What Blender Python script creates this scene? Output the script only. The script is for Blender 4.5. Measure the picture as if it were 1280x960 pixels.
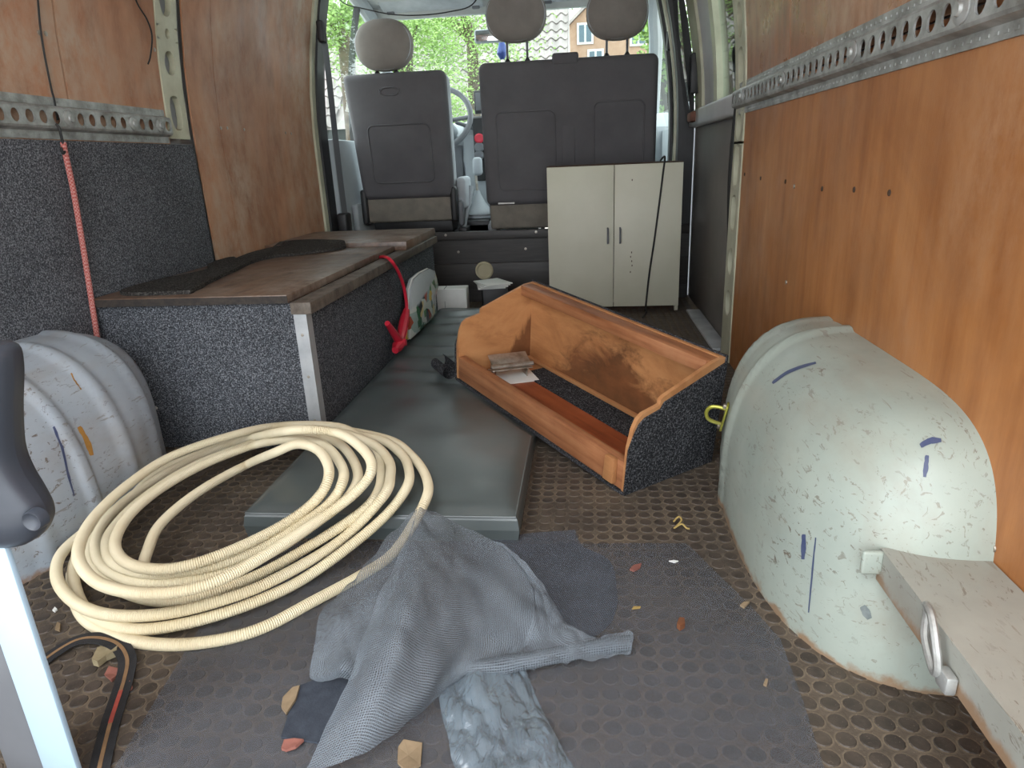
import bpy, bmesh, math, random
from mathutils import Vector, Matrix, noise as mnoise
random.seed(7)
for o in list(bpy.data.objects):
    bpy.data.objects.remove(o, do_unlink=True)
scene = bpy.context.scene
COL = scene.collection

# ------------------------------------------------------------------ camera
F_PX, VP, ROLL, CAM_H = 830.0, (730.0, 198.0), 2.5, 0.70
def _camera_axes():
    r = math.radians(ROLL)
    dy = Vector((VP[0]-640, VP[1]-480, F_PX)).normalized()
    hd = Vector((math.cos(r), -math.sin(r), 0))
    n = dy.cross(hd).normalized()
    if n.y < 0: n = -n
    up = -n
    x = dy.cross(up).normalized()
    return Matrix((x, dy, up))          # rows: world axes seen from the camera (x right, y down, z forward)
CM = _camera_axes()
CAM = Vector((0, 0, CAM_H))
right = CM @ Vector((1, 0, 0)); down = CM @ Vector((0, 1, 0)); fwd = CM @ Vector((0, 0, 1))
cd = bpy.data.cameras.new('camera'); cam = bpy.data.objects.new('camera', cd); COL.objects.link(cam)
m = Matrix.Identity(4)
for i in range(3):
    m[i][0] = right[i]; m[i][1] = -down[i]; m[i][2] = -fwd[i]; m[i][3] = CAM[i]
cam.matrix_world = m
cd.sensor_fit = 'HORIZONTAL'; cd.sensor_width = 36; cd.lens = F_PX*36/1280; cd.clip_start = 0.02; cd.clip_end = 300
scene.camera = cam

def ray(u, v): return CM @ Vector((u-640, v-480, F_PX))
def onz(u, v, z=0.0):
    d = ray(u, v); return CAM + d*((z-CAM_H)/d.z)
def onx(u, v, x):
    d = ray(u, v); return CAM + d*(x/d.x)
def ony(u, v, y):
    d = ray(u, v); return CAM + d*(y/d.y)

# ------------------------------------------------------------------ world, exposure
w = bpy.data.worlds.new('sky'); scene.world = w; w.use_nodes = True
bg = w.node_tree.nodes['Background']
bg.inputs[0].default_value = (0.90, 0.95, 1.0, 1); bg.inputs[1].default_value = 5.0
sd = bpy.data.lights.new('sun', 'SUN'); sd.energy = 1.0; sd.angle = math.radians(25); sd.color = (1, .96, .9)
so = bpy.data.objects.new('sun', sd); COL.objects.link(so); so.rotation_euler = (math.radians(38), 0, math.radians(-28))
so.location = (0, -5, 8)
vs = scene.view_settings
vs.view_transform = 'Standard'; vs.look = 'None'; vs.gamma = 1.0; vs.use_curve_mapping = False; vs.exposure = 0.0

# ------------------------------------------------------------------ materials
def lin(c):
    out = []
    for x in c:
        x /= 255.0
        out.append(x/12.92 if x <= .04045 else ((x+.055)/1.055)**2.4)
    return (*out, 1.0)
class NT:
    def __init__(self, name):
        self.m = bpy.data.materials.new(name); self.m.use_nodes = True
        self.t = self.m.node_tree; self.b = self.t.nodes['Principled BSDF']; self.out = self.t.nodes['Material Output']
        self.tc = self.t.nodes.new('ShaderNodeTexCoord')
    def n(self, ty, **kw):
        x = self.t.nodes.new(ty)
        for k, v in kw.items(): setattr(x, k, v)
        return x
    def l(self, a, b): self.t.links.new(a, b)
    def coords(self, stretch=(1, 1, 1), world=False):
        mp = self.n('ShaderNodeMapping'); mp.inputs['Scale'].default_value = stretch
        src = self.n('ShaderNodeNewGeometry').outputs['Position'] if world else self.tc.outputs['Object']
        self.l(src, mp.inputs['Vector']); return mp.outputs[0]
    def noise(self, scale, stretch=(1, 1, 1), detail=5, rough=.6, world=False, dist=0):
        x = self.n('ShaderNodeTexNoise'); x.inputs['Scale'].default_value = scale; x.inputs['Detail'].default_value = detail
        x.inputs['Roughness'].default_value = rough; x.inputs['Distortion'].default_value = dist
        self.l(self.coords(stretch, world), x.inputs['Vector']); return x.outputs['Fac']
    def ramp(self, fac, stops):
        x = self.n('ShaderNodeValToRGB'); e = x.color_ramp.elements
        while len(e) < len(stops): e.new(.5)
        for i, (p, c) in enumerate(stops):
            e[i].position = p; e[i].color = c if len(c) == 4 else lin(c)
        self.l(fac, x.inputs[0]); return x.outputs[0]
    def mask(self, fac, lo, hi): return self.ramp(fac, [(lo, (0, 0, 0, 1)), (hi, (1, 1, 1, 1))])
    def mix(self, fac, a, b, mode='MIX'):
        x = self.n('ShaderNodeMix', data_type='RGBA', blend_type=mode)
        for s, val in ((x.inputs[0], fac), (x.inputs[6], a), (x.inputs[7], b)):
            if hasattr(val, 'is_linked'): self.l(val, s)
            elif isinstance(val, (int, float)): s.default_value = val
            else: s.default_value = val if len(val) == 4 else lin(val)
        return x.outputs[2]
    def math(self, op, a, b=0):
        x = self.n('ShaderNodeMath', operation=op)
        for s, val in ((x.inputs[0], a), (x.inputs[1], b)):
            if hasattr(val, 'is_linked'): self.l(val, s)
            else: s.default_value = val
        return x.outputs[0]
    def base(self, c):
        if hasattr(c, 'is_linked'): self.l(c, self.b.inputs['Base Color'])
        else: self.b.inputs['Base Color'].default_value = lin(c)
    def set(self, rough=None, metal=None, spec=None, coat=None):
        if rough is not None:
            if hasattr(rough, 'is_linked'): self.l(rough, self.b.inputs['Roughness'])
            else: self.b.inputs['Roughness'].default_value = rough
        if metal is not None: self.b.inputs['Metallic'].default_value = metal
        if spec is not None: self.b.inputs['Specular IOR Level'].default_value = spec
        if coat is not None: self.b.inputs['Coat Weight'].default_value = coat
    def bump(self, h, strength=.2, dist=.002):
        x = self.n('ShaderNodeBump'); x.inputs['Strength'].default_value = strength; x.inputs['Distance'].default_value = dist
        self.l(h, x.inputs['Height']); self.l(x.outputs[0], self.b.inputs['Normal'])
def simple(name, c1, c2=None, scale=6, rough=.6, metal=0, bump=0, bscale=80, stretch=(1, 1, 1), spec=.5, world=False):
    t = NT(name)
    if c2 is None: c2 = tuple(x*.82 for x in c1)
    t.base(t.ramp(t.noise(scale, stretch, world=world), [(.35, c1), (.68, c2)]))
    t.set(rough, metal, spec)
    if bump: t.bump(t.noise(bscale, stretch, world=world), bump)
    return t.m
def plywood(name, light, mid, dark, wear, wear_lo=.62, wear_hi=.75, rough=.45, grain=(14, 14, .9)):
    t = NT(name)
    g = t.ramp(t.noise(3.0, grain, 6, .62), [(.30, dark), (.48, mid), (.68, light)])
    blotch = t.ramp(t.noise(2.2, (1, 1, .8), 6, .65, dist=.6), [(.28, (186, 172, 160)), (.60, (255, 255, 255))])
    c = t.mix(.8, g, blotch, 'MULTIPLY')
    wm = t.math('MULTIPLY', t.mask(t.noise(1.7, (1, 1, .7), 4), wear_lo-.12, wear_hi), t.mask(t.noise(18, (1, 1, .6), 8, .75), .38, .60))
    c = t.mix(wm, c, wear)
    fl = t.mask(t.noise(120, (1, 1, .25), 3), .68, .78)
    c = t.mix(t.math('MULTIPLY', fl, .35), c, dark)
    t.base(c); t.set(t.ramp(t.noise(6), [(.3, (rough-.1,)*3+(1,)), (.7, (rough+.15,)*3+(1,))]))
    t.bump(t.noise(60, grain, 4), .12, .002)
    return t.m
def carpet(name, dark, mid, light, scale=300):
    t = NT(name)
    f = t.noise(scale, detail=3, rough=.7)
    c = t.ramp(f, [(.36, dark), (.52, mid), (.66, light)])
    c = t.mix(.5, c, t.ramp(t.noise(5, detail=3), [(.3, (190, 190, 190)), (.7, (255, 255, 255))]), 'MULTIPLY')
    t.base(c); t.set(.97, spec=.1); t.bump(f, .8, .004)
    return t.m
def archpaint(name, base, tint):
    t = NT(name)
    c = t.ramp(t.noise(5, detail=6), [(.3, base), (.7, tint)])
    blot = t.mask(t.noise(4.0, detail=4), .40, .60)
    scr = t.mask(t.noise(105, (1.0, .4, .8), 4, .7, dist=.8), .59, .63)
    c = t.mix(t.math('MULTIPLY', t.math('MULTIPLY', scr, blot), .85), c, (92, 78, 62))
    scr2 = t.mask(t.noise(28, (2.4, .35, 2.4), 5, .6, dist=1.5), .63, .66)
    c = t.mix(t.math('MULTIPLY', scr2, .6), c, (120, 112, 98))
    smear = t.mask(t.noise(7, (2.0, .6, 1.2), 5, .6), .50, .74)
    c = t.mix(t.math('MULTIPLY', smear, .4), c, (140, 128, 112))
    sp = t.n('ShaderNodeSeparateXYZ'); t.l(t.tc.outputs['Object'], sp.inputs[0])
    z = t.math('ADD', sp.outputs[2], t.math('MULTIPLY', t.math('SUBTRACT', t.noise(25, detail=5), .5), .06))
    rust = t.ramp(z, [(.004, (1, 1, 1, 1)), (.016, (0, 0, 0, 1))])
    c = t.mix(t.math('MULTIPLY', rust, .8), c, (138, 104, 72))
    t.base(c); t.set(t.ramp(t.noise(12), [(.3, (.28,)*3+(1,)), (.7, (.48,)*3+(1,))])); t.bump(t.noise(9, detail=3), .06, .004)
    return t.m
PITCH = 0.0288; STX, STY = 0.003, 0.680
def floormat():
    t = NT('rubber_floor')
    sp = t.n('ShaderNodeSeparateXYZ'); t.l(t.tc.outputs['Object'], sp.inputs[0])
    def cell(s, off):
        a = t.math('DIVIDE', t.math('SUBTRACT', s, off-PITCH*.5), PITCH)
        return t.math('SUBTRACT', t.math('FRACT', t.math('ADD', a, 200)), .5)
    cx, cy = cell(sp.outputs[0], STX), cell(sp.outputs[1], STY)
    d = t.math('SQRT', t.math('ADD', t.math('MULTIPLY', cx, cx), t.math('MULTIPLY', cy, cy)))
    ring = t.ramp(d, [(.42, (1, 1, 1, 1)), (.53, (0, 0, 0, 1))])
    dust = t.mask(t.noise(7, detail=6, rough=.7), .38, .62)
    c = t.ramp(t.noise(40, detail=6), [(.3, (62, 55, 49)), (.7, (88, 79, 70))])
    c = t.mix(t.math('MULTIPLY', dust, .38), c, (122, 107, 90))
    c = t.mix(t.math('MULTIPLY', ring, t.math('ADD', t.math('MULTIPLY', dust, .38), .12)), c, (150, 134, 112))
    sand = t.mask(t.noise(260, detail=2), .66, .74)
    c = t.mix(t.math('MULTIPLY', sand, .55), c, (176, 160, 136))
    t.base(c); t.set(.8, spec=.3); t.bump(t.noise(150, detail=4), .35, .003)
    return t.m
def studmat():
    t = NT('rubber_stud')
    c = t.ramp(t.noise(30, detail=5, world=True), [(.3, (52, 46, 41)), (.7, (80, 70, 62))])
    c = t.mix(t.math('MULTIPLY', t.mask(t.noise(6, detail=5, world=True), .5, .7), .4), c, (112, 100, 84))
    c = t.mix(t.math('MULTIPLY', t.mask(t.noise(300, detail=2, world=True), .66, .75), .45), c, (150, 135, 115))
    t.base(c); t.set(.55, spec=.4); t.bump(t.noise(200, world=True), .3, .002)
    return t.m
def sheer(name, color, alpha, rough=.6, weave=0, c2=None):
    t = NT(name)
    t.base(t.ramp(t.noise(14, detail=4), [(.3, color), (.7, c2 or tuple(x*.85 for x in color))])); t.set(rough, spec=.4)
    tr = t.n('ShaderNodeBsdfTransparent'); mx = t.n('ShaderNodeMixShader')
    mx.inputs[0].default_value = alpha
    if weave:
        uv = t.tc.outputs['UV']; a = []
        for rot in ('X', 'Y'):
            wv = t.n('ShaderNodeTexWave', bands_direction=rot); wv.inputs['Scale'].default_value = weave
            t.l(uv, wv.inputs['Vector']); a.append(wv.outputs['Fac'])
        th = t.mask(t.math('MAXIMUM', a[0], a[1]), .62, .86)
        k = t.math('ADD', t.math('MULTIPLY', th, .95-alpha), alpha)
        t.l(k, mx.inputs[0])
    t.l(tr.outputs[0], mx.inputs[1]); t.l(t.b.outputs[0], mx.inputs[2]); t.l(mx.outputs[0], t.out.inputs[0])
    return t.m
def glassmat(name, tint=(235, 245, 240)):
    t = NT(name)
    tr = t.n('ShaderNodeBsdfTransparent'); tr.inputs[0].default_value = lin(tint)
    gl = t.n('ShaderNodeBsdfGlossy'); gl.inputs['Roughness'].default_value = .02
    fr = t.n('ShaderNodeFresnel'); fr.inputs[0].default_value = 1.45
    mx = t.n('ShaderNodeMixShader'); t.l(fr.outputs[0], mx.inputs[0])
    t.l(tr.outputs[0], mx.inputs[1]); t.l(gl.outputs[0], mx.inputs[2]); t.l(mx.outputs[0], t.out.inputs[0])
    return t.m

MT = {}
MT['ply_r'] = plywood('plywood_right_wall', (188, 130, 78), (176, 117, 67), (158, 100, 54), (172, 128, 92), grain=(7, 7, .8))
MT['ply_ru'] = plywood('plywood_right_upper', (182, 130, 94), (168, 114, 80), (136, 88, 60), (184, 158, 134), .50, .66, .3, (9, 9, 1.2))
MT['ply_l'] = plywood('plywood_left_wall', (190, 142, 108), (177, 126, 94), (148, 100, 72), (184, 160, 138), .47, .64, .45, (4, 4, 1.3))
MT['ply_box'] = plywood('plywood_box', (200, 150, 104), (188, 134, 88), (166, 112, 70), (178, 130, 90), grain=(1.5, 6, 6))
def stained_ply(name, stain_fn):
    t = NT(name)
    c = t.ramp(t.noise(6, (.7, 1, 2.2), 6, .65, dist=.5), [(.28, (150, 98, 60)), (.5, (184, 130, 84)), (.72, (200, 148, 100))])
    sp = t.n('ShaderNodeSeparateXYZ'); t.l(t.tc.outputs['Object'], sp.inputs[0])
    field = stain_fn(t, sp.outputs)
    st_ = t.ramp(t.noise(14, (1, 1, 1.2), 6, .7), [(.3, (64, 40, 26)), (.7, (116, 70, 42))])
    t.base(t.mix(field, c, st_)); t.set(.45); t.bump(t.noise(40, (.5, 1, 4), 4), .12, .002); return t.m
def _back(t, o):
    # a spill that climbs from the lower edge, tallest left of centre
    hx = t.math('SUBTRACT', 1, t.math('MULTIPLY', t.math('ABSOLUTE', t.math('SUBTRACT', o[0], .33)), 2.6))
    f = t.math('SUBTRACT', t.math('MULTIPLY', hx, .21), o[2])
    f = t.math('ADD', f, t.math('MULTIPLY', t.math('SUBTRACT', t.noise(7, (1, 1, 2), 6, .7, dist=.8), .5), .36))
    return t.math('MULTIPLY', t.mask(t.math('ADD', f, .03), .0, .07), .85)
def _end(t, o):
    f = t.math('SUBTRACT', t.math('MULTIPLY', t.math('SUBTRACT', o[1], .13), 1.3), t.math('MULTIPLY', o[2], 1.0))
    f = t.math('ADD', f, t.math('MULTIPLY', t.math('SUBTRACT', t.noise(16, (1, 2, .5), 6, .7), .5), .14))
    return t.math('MULTIPLY', t.mask(f, .0, .03), .85)
MT['ply_back'] = stained_ply('stained_back_ply', _back); MT['ply_end'] = stained_ply('stained_end_ply', _end)
MT['batten'] = plywood('batten_wood', (186, 132, 92), (166, 110, 74), (128, 80, 52), (182, 138, 98), grain=(1.2, 18, 18))
MT['redply'] = plywood('red_plywood', (176, 98, 60), (160, 84, 50), (126, 62, 36), (170, 110, 74), grain=(1.2, 18, 18))
MT['lid'] = plywood('worn_lid_veneer', (124, 96, 76), (98, 76, 61), (64, 52, 46), (136, 122, 110), .5, .64, .4, (12, 1, 12))
MT['lid_edge'] = simple('dark_lid_edge', (40, 36, 34), (62, 54, 47), 14, .7, bump=.3, stretch=(6, 1, 6))
MT['plank'] = plywood('grey_weathered_plank', (96, 86, 76), (72, 64, 57), (46, 41, 38), (116, 107, 97), .5, .64, .6, (14, 1, 14))
MT['carpet'] = carpet('speckled_grey_carpet', (42, 44, 48), (84, 87, 93), (154, 158, 163))
MT['carpet_w'] = carpet('speckled_wall_carpet', (54, 56, 60), (100, 103, 109), (162, 166, 172))
MT['carpet_k'] = carpet('charcoal_carpet', (26, 27, 29), (56, 57, 60), (122, 123, 127), 260)
MT['carpet_s'] = carpet('worn_carpet_strip', (30, 29, 28), (62, 60, 58), (104, 101, 97), 220)
MT['arch_r'] = archpaint('wheel_arch_paint_right', (164, 172, 162), (146, 156, 148))
MT['arch_l'] = archpaint('wheel_arch_paint_left', (172, 180, 188), (154, 164, 174))
MT['ledge'] = archpaint('dirty_white_ledge', (160, 161, 153), (138, 138, 130))
MT['floor'] = floormat(); MT['stud'] = studmat()
MT['galv'] = simple('galvanised_steel', (184, 186, 184), (128, 127, 122), 22, .45, .5, .25, 120)
MT['alu'] = simple('aluminium_angle', (190, 194, 196), (160, 164, 168), 12, .4, .35, .05)
MT['cream_metal'] = simple('cream_green_body_paint', (196, 196, 172), (168, 166, 142), 8, .4, bump=.05)
MT['body'] = simple('grey_body_paint', (186, 186, 186), (166, 166, 168), 4, .4)
MT['body_w'] = simple('white_body_paint', (168, 190, 206), (158, 180, 196), 3, .35)
MT['black'] = simple('black_plastic', (30, 30, 32), (44, 44, 46), 8, .5, bump=.1)
MT['rubber'] = simple('black_rubber', (22, 22, 22), (36, 35, 34), 12, .7)
MT['darkpanel'] = simple('dark_hardboard', (98, 93, 90), (116, 110, 106), 3, .5, bump=.05)
MT['board'] = simple('black_stained_board', (48, 46, 46), (64, 61, 59), 6, .5, bump=.25, bscale=30, stretch=(1, 12, 12))
MT['seat'] = simple('dark_grey_seat_shell', (84, 82, 85), (94, 92, 95), 6, .75, bump=.25, bscale=400)
MT['seat_cloth'] = simple('grey_seat_cloth', (128, 122, 112), (112, 107, 99), 20, .95, bump=.3, bscale=500)
MT['seat_light'] = simple('light_grey_seat_cloth', (176, 180, 184), (158, 162, 166), 12, .9, bump=.2, bscale=300)
MT['headrest'] = simple('taupe_headrest_cloth', (140, 134, 128), (128, 122, 117), 10, .95, bump=.25, bscale=400)
MT['grey_pl'] = simple('light_grey_plastic', (164, 170, 174), (150, 156, 160), 4, .55)
MT['mid_pl'] = simple('mid_grey_plastic', (104, 106, 110), (90, 92, 96), 4, .5)
MT['roofwhite'] = simple('white_roof_paint', (228, 228, 224), (216, 216, 212), 3, .5)
MT['headliner'] = simple('headliner_felt', (176, 178, 176), (160, 162, 160), 6, .9)
MT['cab_white'] = simple('off_white_melamine', (206, 204, 186), (196, 194, 174), 3, .5)
MT['cab_edge'] = simple('brown_chipboard', (84, 62, 46), (60, 46, 38), 40, .8)
MT['chrome'] = simple('worn_steel', (186, 180, 170), (136, 126, 112), 30, .35, .7)
MT['hose'] = simple('cream_conduit', (216, 205, 176), (206, 192, 160), 9, .5)
MT['vinyl'] = NT('green_grey_vinyl')
def _vinyl():
    t = MT['vinyl']
    c = t.ramp(t.noise(3, detail=5), [(.3, (72, 80, 80)), (.7, (86, 93, 93))])
    c = t.mix(t.math('MULTIPLY', t.mask(t.noise(9, (1, 3, 1), 7, .7), .55, .85), .3), c, (104, 104, 102))
    t.base(c); t.set(t.ramp(t.noise(5), [(.3, (.30,)*3+(1,)), (.7, (.40,)*3+(1,))]), spec=.8)
    t.bump(t.noise(5, (1, .7, 1), 2), .3, .02); MT['vinyl'] = t.m
_vinyl()
MT['red'] = simple('red_plastic', (206, 40, 62), (186, 32, 52), 10, .4)
MT['rope'] = None
def _rope():
    t = NT('red_white_braid')
    ck = t.n('ShaderNodeTexChecker'); ck.inputs['Scale'].default_value = 230
    ck.inputs[1].default_value = lin((158, 72, 66)); ck.inputs[2].default_value = lin((196, 150, 142)); t.l(t.tc.outputs['Object'], ck.inputs[0])
    t.base(t.mix(.35, ck.outputs[0], (160, 84, 78))); t.set(.9); MT['rope'] = t.m
_rope()
MT['mesh'] = sheer('grey_insect_mesh', (112, 119, 126), .22, .75, weave=88, c2=(96, 103, 110))
MT['mesh_flat'] = sheer('dark_insect_mesh', (88, 94, 104), .34, .8, weave=92)
MT['film'] = sheer('thin_grey_floor_film', (98, 102, 110), .50, .5, c2=(86, 88, 93))
MT['poly'] = None
def _poly():
    t = NT('crinkled_polythene')
    t.base(t.ramp(t.noise(9, (1, 1, 1), 4), [(.3, (128, 142, 152)), (.7, (104, 116, 126))])); t.set(.1, spec=1.0, coat=1.0)
    t.bump(t.noise(48, (1, .35, 1), 3, .6, dist=1.5), .8, .010)
    tr = t.n('ShaderNodeBsdfTransparent'); mx = t.n('ShaderNodeMixShader'); mx.inputs[0].default_value = .72
    t.l(tr.outputs[0], mx.inputs[1]); t.l(t.b.outputs[0], mx.inputs[2]); t.l(mx.outputs[0], t.out.inputs[0]); MT['poly'] = t.m
_poly()
MT['glass'] = glassmat('window_glass'); MT['mirror_gl'] = simple('mirror_glass', (210, 214, 216), (206, 210, 212), 2, .05, 1)
MT['webbing'] = simple('black_webbing', (26, 26, 28), (40, 40, 42), 60, .9, bump=.5, bscale=500)
MT['tan'] = simple('tan_stripe', (136, 106, 74), (120, 92, 64), 60, .9)
MT['redstripe'] = simple('coral_stripe', (168, 74, 60), (146, 64, 54), 80, .9)
MT['leaf'] = simple('fresh_green_leaf', (146, 176, 100), (118, 152, 78), 3, .6, world=True)
MT['leaf2'] = simple('deep_green_leaf', (104, 146, 82), (82, 122, 66), 3, .6, world=True)
MT['bark'] = simple('tree_bark', (96, 84, 70), (70, 60, 50), 14, .9, bump=.5, bscale=30)
MT['tile'] = simple('grey_pantile', (150, 142, 138), (122, 116, 113), 2, .7, world=True)
MT['brick'] = simple('orange_house_wall', (142, 118, 98), (130, 104, 84), 3, .9)
MT['shedwall'] = simple('dark_shed_wall', (70, 74, 72), (56, 60, 58), 3, .9)
MT['pave'] = simple('light_paving', (190, 184, 174), (168, 162, 152), 4, .9)
MT['white'] = simple('white_card', (226, 226, 222), (212, 212, 208), 6, .6)
MT['zinc_yellow'] = simple('zinc_yellow_steel', (178, 176, 72), (140, 138, 70), 40, .35, .5)
MT['grip'] = simple('dark_grey_grip', (48, 53, 62), (62, 66, 74), 5, .4)
MT['bluemark'] = simple('blue_paint_mark', (62, 72, 104), (78, 86, 112), 40, .5)
MT['ochre'] = simple('ochre_mark', (176, 128, 60), (150, 108, 50), 40, .7)
MT['felt'] = simple('blue_black_felt', (44, 50, 60), (56, 62, 72), 60, .95, bump=.4, bscale=300)
MT['paper'] = simple('cream_paper', (142, 122, 96), (120, 102, 78), 40, .8)
MT['foam'] = simple('cream_foam', (146, 134, 106), (128, 116, 88), 60, .9)
MT['coral'] = simple('coral_flake', (144, 92, 80), (124, 76, 66), 40, .8)
MT['straw'] = simple('straw', (170, 146, 88), (152, 126, 70), 40, .8)
MT['brown'] = simple('brown_leaf', (128, 78, 44), (100, 60, 36), 40, .8)

# ------------------------------------------------------------------ mesh builder
def wmat(o):
    return (wmat(o.parent) @ o.matrix_parent_inverse if o.parent else Matrix.Identity(4)) @ o.matrix_basis
class MB:
    def __init__(self): self.v = []; self.f = []; self.uv = None
    def add(self, vs, fs):
        o = len(self.v); self.v += [Vector(p) for p in vs]; self.f += [tuple(i+o for i in q) for q in fs]; return self
    def box(self, c, s, bev=0, seg=2, rot=None, fn=None):
        bm = bmesh.new(); bmesh.ops.create_cube(bm, size=1)
        for p in bm.verts: p.co = Vector((p.co.x*s[0], p.co.y*s[1], p.co.z*s[2]))
        if bev: bmesh.ops.bevel(bm, geom=list(bm.edges), offset=bev, segments=seg, profile=.5, affect='EDGES', clamp_overlap=True)
        bm.verts.index_update(); vs = []
        for p in bm.verts:
            q = p.co.copy()
            if fn: q = Vector(fn(q))
            if rot: q = rot @ q
            vs.append(q+Vector(c))
        self.add(vs, [[x.index for x in f.verts] for f in bm.faces]); bm.free(); return self
    def span(self, a, b, bev=0, seg=2):
        return self.box([(a[i]+b[i])/2 for i in range(3)], [abs(b[i]-a[i]) for i in range(3)], bev, seg)
    def tube(self, pts, r, n=8, cap=True, closed=False):
        pts = [Vector(p) for p in pts]; N = len(pts); o = len(self.v); up = None
        for i, p in enumerate(pts):
            if closed: t = pts[(i+1) % N]-pts[i-1]
            else: t = pts[min(i+1, N-1)]-pts[max(i-1, 0)]
            t.normalize()
            if up is None: up = Vector((0, 0, 1)) if abs(t.z) < .9 else Vector((1, 0, 0))
            a = t.cross(up)
            if a.length < 1e-6: a = t.orthogonal()
            a.normalize(); b = a.cross(t).normalized(); up = b
            rr = r[i] if isinstance(r, (list, tuple)) else r
            for k in range(n):
                an = 2*math.pi*k/n; self.v.append(p+a*(math.cos(an)*rr)+b*(math.sin(an)*rr))
        for i in range(N if closed else N-1):
            j = (i+1) % N
            for k in range(n):
                self.f.append((o+i*n+k, o+i*n+(k+1) % n, o+j*n+(k+1) % n, o+j*n+k))
        if cap and not closed:
            self.f.append(tuple(o+k for k in range(n))[::-1]); self.f.append(tuple(o+(N-1)*n+k for k in range(n)))
        return self
    def prism(self, poly, ax, lo, hi):
        """polygon in the plane normal to axis ax (0,1,2), extruded lo..hi along it"""
        n = len(poly); vs = []
        for h in (lo, hi):
            for a, b in poly:
                vs.append({0: (h, a, b), 1: (a, h, b), 2: (a, b, h)}[ax])
        fs = [tuple(range(n))[::-1], tuple(range(n, 2*n))]+[(i, (i+1) % n, n+(i+1) % n, n+i) for i in range(n)]
        return self.add(vs, fs)
    def lathe(self, prof, c, axis='Z', n=20):
        vs = []; N = len(prof)
        for k in range(n):
            a = 2*math.pi*k/n
            for r, h in prof:
                q = (r*math.cos(a), r*math.sin(a), h)
                if axis == 'X': q = (h, q[0], q[1])
                if axis == 'Y': q = (q[0], h, q[1])
                vs.append(Vector(q)+Vector(c))
        fs = []
        for k in range(n):
            j = (k+1) % n
            for i in range(N-1): fs.append((k*N+i, j*N+i, j*N+i+1, k*N+i+1))
        fs.append(tuple(k*N for k in range(n))[::-1]); fs.append(tuple(k*N+N-1 for k in range(n)))
        return self.add(vs, fs)
    def loft(self, rows):
        o = len(self.v); n = len(rows[0]); m_ = len(rows)
        for r in rows: self.v += [Vector(p) for p in r]
        self.uv = {}
        for i in range(m_-1):
            for k in range(n-1):
                self.f.append((o+i*n+k, o+i*n+k+1, o+(i+1)*n+k+1, o+(i+1)*n+k))
        return self
    def build(self, name, mat, parent=None, smooth=35, local=False, uvscale=None):
        if parent is not None and not local:
            inv = wmat(parent).inverted(); vs = [inv @ p for p in self.v]
        else: vs = self.v
        me = bpy.data.meshes.new(name); me.from_pydata([tuple(p) for p in vs], [], self.f); me.validate(); me.update()
        bm = bmesh.new(); bm.from_mesh(me); bmesh.ops.recalc_face_normals(bm, faces=bm.faces); bm.to_mesh(me); bm.free()
        if smooth:
            me.shade_smooth(); me.set_sharp_from_angle(angle=math.radians(smooth))
        if uvscale:
            uvl = me.uv_layers.new(name='UV')
            for lp in me.loops:
                co = self.v[lp.vertex_index]; uvl.data[lp.index].uv = uvscale(lp.vertex_index, co)
        me.materials.append(mat if not isinstance(mat, str) else MT[mat])
        o = bpy.data.objects.new(name, me); COL.objects.link(o)
        if parent is not None: o.parent = parent
        return o
def catmull(pts, per=8, closed=False):
    pts = [Vector(p) for p in pts]; N = len(pts); out = []
    for i in range(N if closed else N-1):
        if closed: p0, p1, p2, p3 = pts[i-1], pts[i], pts[(i+1) % N], pts[(i+2) % N]
        else: p0, p1, p2, p3 = pts[max(i-1, 0)], pts[i], pts[i+1], pts[min(i+2, N-1)]
        for k in range(per):
            t = k/per
            out.append(.5*((2*p1)+(p2-p0)*t+(2*p0-5*p1+4*p2-p3)*t*t+(3*p1-p0-3*p2+p3)*t**3))
    if not closed: out.append(pts[-1].copy())
    return out
def empty(name, loc=(0, 0, 0), rot=None):
    o = bpy.data.objects.new(name, None); COL.objects.link(o); o.empty_display_size = .05
    mw = Matrix.Translation(Vector(loc))
    if rot is not None: mw = mw @ rot.to_4x4()
    o.matrix_world = mw; bpy.context.view_layer.update(); return o
def tag(o, label, cat=None, group=None, kind=None):
    if label: o['label'] = label
    if cat: o['category'] = cat
    if group: o['group'] = group
    if kind: o['kind'] = kind
    return o
def thing(name, label, cat, loc=(0, 0, 0), group=None, rot=None): return tag(empty(name, loc, rot), label, cat, group)
def struct(o, label=None): return tag(o, label, None, None, 'structure')
def copy_of(o, parent=None, mw=None):
    c = o.copy(); COL.objects.link(c)
    if parent: c.parent = parent
    if mw is not None: c.matrix_basis = mw
    return c
_screw = {}
def screw(parent, p, nrm, r=.006, mat='chrome', name='screw'):
    key = (r, mat)
    if key not in _screw:
        me = MB().lathe([(r*.2, .0015), (r*.9, .0012), (r, 0), (r, -.001)], (0, 0, 0), n=10).build(name, mat)
        _screw[key] = me.data; bpy.data.objects.remove(me)
    o = bpy.data.objects.new(name, _screw[key]); COL.objects.link(o); o.parent = parent
    q = Vector((0, 0, 1)).rotation_difference(Vector(nrm)).to_matrix().to_4x4()
    o.matrix_basis = parent.matrix_world.inverted() @ Matrix.Translation(Vector(p)) @ q
    return o

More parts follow.
